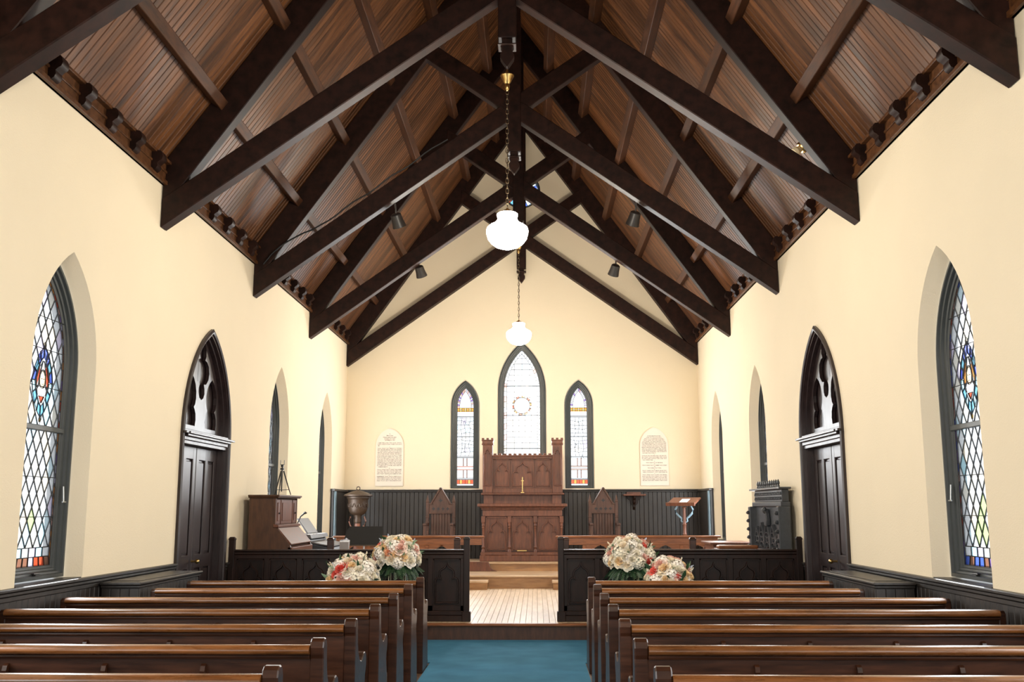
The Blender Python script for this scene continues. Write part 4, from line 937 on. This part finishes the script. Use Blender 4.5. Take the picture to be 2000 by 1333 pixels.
for k in range(3):
    a = 2 * PI * k / 3; MB().tube([(0, .02, .28), (.25 * math.cos(a), .02 + .25 * math.sin(a), .008)], .008, 6).build('leg', 'black_metal', t)
t = thing('paper_bag', 'grey paper bag with white tissue standing on the choir bench', 'bag', (-2.28, 13.60, ZC + .451))
bgm = MB(); ra = lambda k, z: [(-.055 * k, -.045 * k, z), (.055 * k, -.045 * k, z), (.055 * k, .045 * k, z), (-.055 * k, .045 * k, z)]
bgm.loft([ra(1, 0), ra(1.02, .25), ra(1.06, .47)], True); bgm.add(ra(1, .001), [(0, 1, 2, 3)]); bgm.build('bag', 'paper_bag', t)
rn = random.Random(4)
for k in range(5):
    x, y = -.04 + .02 * k, rn.uniform(-.02, .02); h = rn.uniform(.03, .06)
    MB().add([(x - .02, y, .40), (x + .02, y - .01, .40), (x + .025, y + .02, .47 + h * .6), (x, y - .015, .47 + h), (x - .025, y + .01, .47 + h * .5)], [(0, 1, 2, 3, 4)]).build('tissue', 'white_paper', t)

# ------------------------------------------------------------------ carved throne against the right wall
t = thing('carved_throne', 'tall black carved gothic throne back with crocketed posts by the wall', 'chair', (3.46, 13.82, ZC)); fn = PX(-.04, -1)
MB().prism([(-.86, .0), (.86, .0), (.86, 1.38), (-.86, 1.38)], fn, -.08, 0).build('back_panel', 'carved_black', t)
MB().prism([(-.86, 1.38), (.86, 1.38), (.86, 1.44), (-.86, 1.44)], fn, -.08, .04).prism([(-.90, 1.60), (.90, 1.60), (.90, 1.625), (-.90, 1.625)], fn, -.09, .07).prism([(-.80, 1.44), (.80, 1.44), (.80, 1.60), (-.80, 1.60)], fn, -.08, .01).build('canopy_frieze', 'carved_black', t, bevel=.006)
lt_ = MB()
for i in range(22):
    u = -.75 + i * .0714
    for j in range(2): lt_.ribbon([(u - .03, 1.47 + j * .06), (u, 1.50 + j * .06), (u + .03, 1.47 + j * .06)], fn, .014, .008, .022)
lt_.build('leaf_band', 'carved_black', t)
for i in range(11):
    u = -.6 + i * .12
    MB().lathe([(.016, 0), (.02, .02), (.012, .035), (.022, .055), (.018, .075), (.004, .105)], fn(u, 1.625, 0), 8).build('finial', 'carved_black', t, smooth=50)
for k in (-1, 1):
    u = k * .86
    p = MB().prism([(u - .06, 0), (u + .06, 0), (u + .06, 1.38), (u - .06, 1.38)], fn, -.06, .09).build('post', 'carved_black', t, bevel=.01)
    for j in range(11):
        z = .14 + j * .115; MB().lathe([(.012, -.02), (.03, -.008), (.034, .006), (.014, .03)], fn(u, z, .10), 8).build('crocket', 'carved_black', p, smooth=50)
for i, (u, h) in enumerate(((-.62, .24), (-.32, .30), (.02, .36), (.34, .32), (.63, .26))):
    g = MB(); g.ribbon([(u - .15, .83), (u - .13, .83 + h * .5), (u, .83 + h), (u + .13, .83 + h * .5), (u + .15, .83)], fn, .035, 0, .045)
    for j in range(3): g.ribbon(ell(u + .03 * (-1) ** j, .87 + j * .065, .075, .035, 10), fn, .018, 0, .04, True); g.ribbon(ell(u - .05 * (-1) ** j, .87 + j * .065, .03, .025, 8), fn, .014, 0, .035, True)
    g.build('pinnacle_tracery', 'carved_black', t, smooth=40)
MB().prism([(-.07, 1.12), (.07, 1.12), (.08, 1.2), (.055, 1.29), (0, 1.36), (-.055, 1.29), (-.08, 1.2)], fn, 0, .06).lathe([(.0, -.05), (.035, -.02), (.04, .02), (.0, .05)], fn(0, 1.33, .06), 10).build('carved_figure', 'carved_black', t, bevel=.012)
MB().prism([(-.8, .0), (.8, .0), (.8, .80), (-.8, .80)], fn, .0, .03).build('lower_board', 'altar_wood', t, bevel=.006)
# table, prayer desk and low bench beside it
t = thing('side_table', 'plain brown side table standing beyond the prayer desk', 'table', (3.1, 15.2, ZC))
MB().box(-.32, .30, -.42, .42, .84, .87).build('table_top', 'altar_wood', t, bevel=.006)
MB().box(-.27, .25, -.38, .38, .74, .84).build('apron', 'altar_wood', t)
for a in (-.26, .24):
    for b in (-.36, .36): MB().box(a - .03, a + .03, b - .03, b + .03, 0, .78).build('leg', 'altar_wood', t, bevel=.004)
t = thing('prayer_desk', 'dark prayer desk with rounded top rail between table and screen', 'desk', (3.03, 14.05, ZC))
MB().box(-.25, .25, -.02, .02, .1, .80).build('front_board', 'dark_wood', t); MB().box(-.27, .27, -.05, .16, .81, .858).build('top', 'rail_wood', t, bevel=.016)
for a in (-.25, .25): MB().box(a - .02, a + .02, -.05, .35, 0, .81).build('end_board', 'altar_wood', t, bevel=.006)
t = thing('low_bench', 'low brown bench directly behind the screen near the throne', 'bench', (3.13, 13.3, ZC))
MB().box(-.2, .2, -.02, .02, .1, .78).build('front_board', 'dark_wood', t); MB().box(-.21, .21, -.05, .12, .78, .81).build('top_rail', 'rail_wood', t, bevel=.01)
for a in (-.2, .18): MB().box(a, a + .02, -.04, .3, 0, .78).build('end_board', 'dark_wood', t)

# ------------------------------------------------------------------ flowers
def rose_mesh():
    mb = MB()
    for lay, (n, r, z0, z1, flare) in enumerate(((6, .056, -.012, .012, .016), (5, .044, -.006, .026, .010), (5, .032, .0, .036, .006), (4, .020, .006, .042, .003), (3, .010, .01, .044, .001))):
        for k in range(n):
            a = 2 * PI * k / n + lay * .6; wd_ = 2 * PI / n * .66; rows = []
            for j in range(4):
                v = j / 3; rr = r * (.45 + .55 * math.sin(v * PI / 2)) + flare * v ** 3; z = z0 + (z1 - z0) * v - (.006 * v ** 4 if lay < 2 else 0)
                rows.append([((rr + .0035 * (i - 2)) * math.cos(a + (i - 2) / 2 * wd_ * (1 - .35 * (v > .9))), (rr + .0035 * (i - 2)) * math.sin(a + (i - 2) / 2 * wd_ * (1 - .35 * (v > .9))), z - .005 * ((i - 2) / 2) ** 2 * v) for i in range(5)])
            mb.loft(rows, False)
    mb.inner = 11 * 12
    mb.lathe([(.006, -.03), (.03, -.02), (.04, -.006), (.02, .0), (.0, .002)], seg=10)
    return mb
def hyd_mesh():
    mb = MB(); rn = random.Random(2)
    N = 56
    for k in range(N):
        z = 1 - 1.3 * (k + .5) / N; r = math.sqrt(max(0, 1 - z * z)); a = k * 2.39996
        c = Vector((r * math.cos(a), r * math.sin(a), z)) * rn.uniform(.06, .072); n = c.normalized(); u = n.orthogonal().normalized(); v = n.cross(u); ph = rn.uniform(0, 1.5)
        for q in range(4):
            d = u * math.cos(ph + q * PI / 2) + v * math.sin(ph + q * PI / 2); e = n.cross(d)
            mb.add([c, c + d * .010 + e * .009 + n * .006, c + d * .019 + n * .008, c + d * .010 - e * .009 + n * .006], [(0, 1, 2, 3)])
    mb.lathe([(.0, -.03), (.03, -.02), (.045, .01), (.036, .03), (.015, .04), (.0, .044)], seg=12); return mb
def leaf_mesh(): return MB().loft([[(-.012 * w_, x, z), (0, x, z + .004), (.012 * w_, x, z)] for x, w_, z in ((0, .2, 0), (.03, 1.3, .01), (.06, 1.5, .012), (.09, 1.0, .004), (.115, .1, -.012))], False)
def sprig_mesh():
    mb = MB().tube([(0, 0, -.08), (.01, 0, .05), (.02, 0, .12)], [.003, .003, .001], 5); rn = random.Random(3)
    for k in range(12):
        z = .02 + .1 * k / 12; a = k * 2.4; r = .016 * (1 - k / 15); mb.lathe([(.0, -.009), (.009 * (1 - k / 20), -.003), (.008 * (1 - k / 20), .005), (.0, .011)], (.016 * z / .12 + r * math.cos(a), r * math.sin(a), z), 6)
    return mb
def frond_mesh():
    mb = MB().tube([(0, 0, 0), (0, .07, .0), (0, .14, -.03)], [.003, .002, .001], 5)
    for k in range(9):
        y = .015 + k * .015; z = -.03 * (y / .14) ** 2
        for s in (-1, 1): mb.add([(0, y, z), (s * .022, y + .012, z + .004), (s * .045, y + .032, z - .004), (s * .018, y + .022, z - .002)], [(0, 1, 2, 3)])
    return mb
BASE = {}
for k, fnm in (('rose', rose_mesh), ('hydrangea', hyd_mesh), ('leaf', leaf_mesh), ('sprig', sprig_mesh), ('fern_frond', frond_mesh)):
    mb_ = fnm(); o = mb_.build(k, 'petal_white', None, smooth=60); BASE[k] = o.data
    if k == 'rose':
        o.data.materials.append(MATS['petal_cream'])
        for i_ in range(mb_.inner, 23 * 12): o.data.polygons[i_].material_index = 1
    bpy.data.objects.remove(o)
HEART = {'petal_white': 'petal_ivory2', 'petal_cream': 'petal_gold', 'petal_ivory2': 'petal_cream', 'petal_blush': 'petal_rosy', 'petal_peach': 'petal_peach', 'petal_blue': 'petal_white'}
def put(kind, mat, parent, loc, nrm, sc, roll=0):
    o = link(kind, BASE[kind], parent, loc); n = Vector(nrm).normalized()
    q = n.to_track_quat('Z' if kind not in ('leaf', 'fern_frond') else 'Y', 'Y' if kind not in ('leaf', 'fern_frond') else 'Z'); o.rotation_mode = 'QUATERNION'
    o.rotation_quaternion = q @ Matrix.Rotation(roll, 3, 'Z' if kind not in ('leaf', 'fern_frond') else 'Y').to_quaternion(); o.scale = (sc,) * 3
    o.material_slots[0].link = 'OBJECT'; o.material_slots[0].material = MATS[mat]
    if kind == 'rose': o.material_slots[1].link = 'OBJECT'; o.material_slots[1].material = MATS[HEART.get(mat, mat)]
    return o
def arrangement(label, x, y, z, R, H, pal, seed, hyd, skirt, stand_h):
    t = thing('flower_arrangement', label, 'flowers', (x, y, z), 0); rn = random.Random(seed)
    MB().lathe([(.06, -.12), (R * .55, -.08), (R * .72, .0), (R * .7, H * .45), (R * .45, H * .75), (0, H * .85)], seg=14).build('foliage_core', 'leaf_green', t, smooth=60)
    N = 62
    for k in range(N):
        v = 1 - 1.18 * (k + .5) / N; r = math.sqrt(max(0, 1 - v * v)); a = k * 2.39996 + seed
        n = Vector((r * math.cos(a), r * math.sin(a), v * .9 + .1)); p = Vector((n.x * R * .86, n.y * R * .86, max(v, -.2) * H * .86 + .02)); p *= rn.uniform(.95, 1.05)
        n += Vector((rn.uniform(-.2, .2), rn.uniform(-.2, .2), rn.uniform(-.1, .2)))
        if k % 6 in hyd: put('hydrangea', 'petal_' + rn.choice(['white', 'white', 'ivory2', 'white']), t, p * .92, n, rn.uniform(.95, 1.2), rn.uniform(0, 6))
        else: put('rose', 'petal_' + rn.choice(pal), t, p, n, rn.uniform(.95, 1.3), rn.uniform(0, 6))
    for k in range(30):
        a = rn.uniform(0, 6.28); v = rn.uniform(.0, .9); r = math.sqrt(1 - v * v); n = Vector((r * math.cos(a), r * math.sin(a), v))
        put('leaf', rn.choice(['leaf_green', 'sage_green', 'leaf_green']), t, (n.x * R * .84, n.y * R * .84, v * H * .84), n + Vector((rn.uniform(-.6, .6), rn.uniform(-.6, .6), .3)), rn.uniform(.8, 1.2), rn.uniform(0, 6))
    for k in range(7):
        a = rn.choice([0, PI]) + rn.uniform(-.9, .9); v = rn.uniform(.35, .9); r = math.sqrt(1 - v * v); n = Vector((r * math.cos(a), r * math.sin(a) * .6, v + .2))
        put('sprig', 'petal_' + rn.choice(['ivory2', 'blue', 'cream']), t, (n.x * R * .85, n.y * R * .85, v * H * .85), n, rn.uniform(.8, 1.15), rn.uniform(0, 6))
    if skirt:
        for k in range(34):
            a = 2 * PI * k / 34 + rn.uniform(-.1, .1); n = Vector((math.cos(a), math.sin(a), rn.uniform(-1.3, -.2)))
            put('fern_frond', 'leaf_green', t, (math.cos(a) * R * .5, math.sin(a) * R * .5, -.05), n, rn.uniform(.9, 1.4), rn.uniform(-.5, .5))
    return t
def stand(label, x, y, h):
    t = thing('flower_stand', label, 'stand', (x, y, .010)); q = .085
    for a in (-q, q):
        for b in (-q, q): MB().tube([(a, b, .0), (a, b, h)], .006, 6).build('leg', 'gold_wire', t)
    MB().box(-q - .012, q + .012, -q - .012, q + .012, h - .006, h + .006).build('top_plate', 'gold_wire', t)
    MB().tube([(-q, -q, .01), (q, -q, .01), (q, q, .01), (-q, q, .01), (-q, -q, .01)], .006, 6).build('base_ring', 'gold_wire', t)
PAL = ['white', 'white', 'white', 'cream', 'blush', 'ivory2', 'white', 'peach', 'white', 'ivory2', 'coral', 'white', 'blue', 'cream', 'white', 'white', 'blush']
PALR = ['white', 'white', 'cream', 'cream', 'blush', 'blush', 'ivory2', 'white', 'peach', 'white', 'cream', 'blush', 'ivory2', 'coral', 'white', 'white', 'white']
stand('gold wire flower stand holding the higher bouquet on the organ side', -1.325, 11.8, .85)
arrangement('high domed bouquet of white and blush roses on the gold stand, organ side', -1.325, 11.8, .975, .275, .255, PAL, 3, (1,), True, .86)
stand('low gold wire stand under the smaller bouquet on the organ side', -1.70, 11.05, .60)
arrangement('lower bouquet with red and blue flowers beside the high stand, organ side', -1.70, 11.05, .76, .285, .30, PAL + ['coral', 'blue'], 8, (2,), False, .6)
stand('gold wire flower stand holding the higher bouquet on the throne side', 1.355, 11.8, .83)
arrangement('high domed bouquet of cream roses with one coral bloom, throne side', 1.355, 11.8, .95, .28, .27, PALR, 5, (1,), True, .84)
stand('low gold wire stand under the smaller bouquet on the throne side', 1.70, 11.1, .58)
arrangement('lower pale peach and white bouquet beside the high stand, throne side', 1.70, 11.1, .74, .255, .285, PALR + ['blush', 'cream', 'cream'], 9, (3,), False, .58)

# ------------------------------------------------------------------ look-alikes share a group
GR = {'roof_truss': 'timber roof trusses', 'pendant_lamp': 'schoolhouse pendant lamps', 'gothic_chair': 'sanctuary chairs', 'inscribed_tablet': 'tablets on the altar wall', 'flower_stand': 'gold wire flower stands',
      'flower_arrangement': 'bouquets before the chancel', 'chancel_screen': 'chancel screens', 'choir_bench': 'choir benches', 'communion_rail': 'communion rails', 'kneeling_step': 'kneeling steps', 'bench_box': 'boxes along the side walls'}
for o in bpy.data.objects:
    k = o.name.split('.')[0]
    if o.parent is None and k in GR: o['group'] = GR[k]
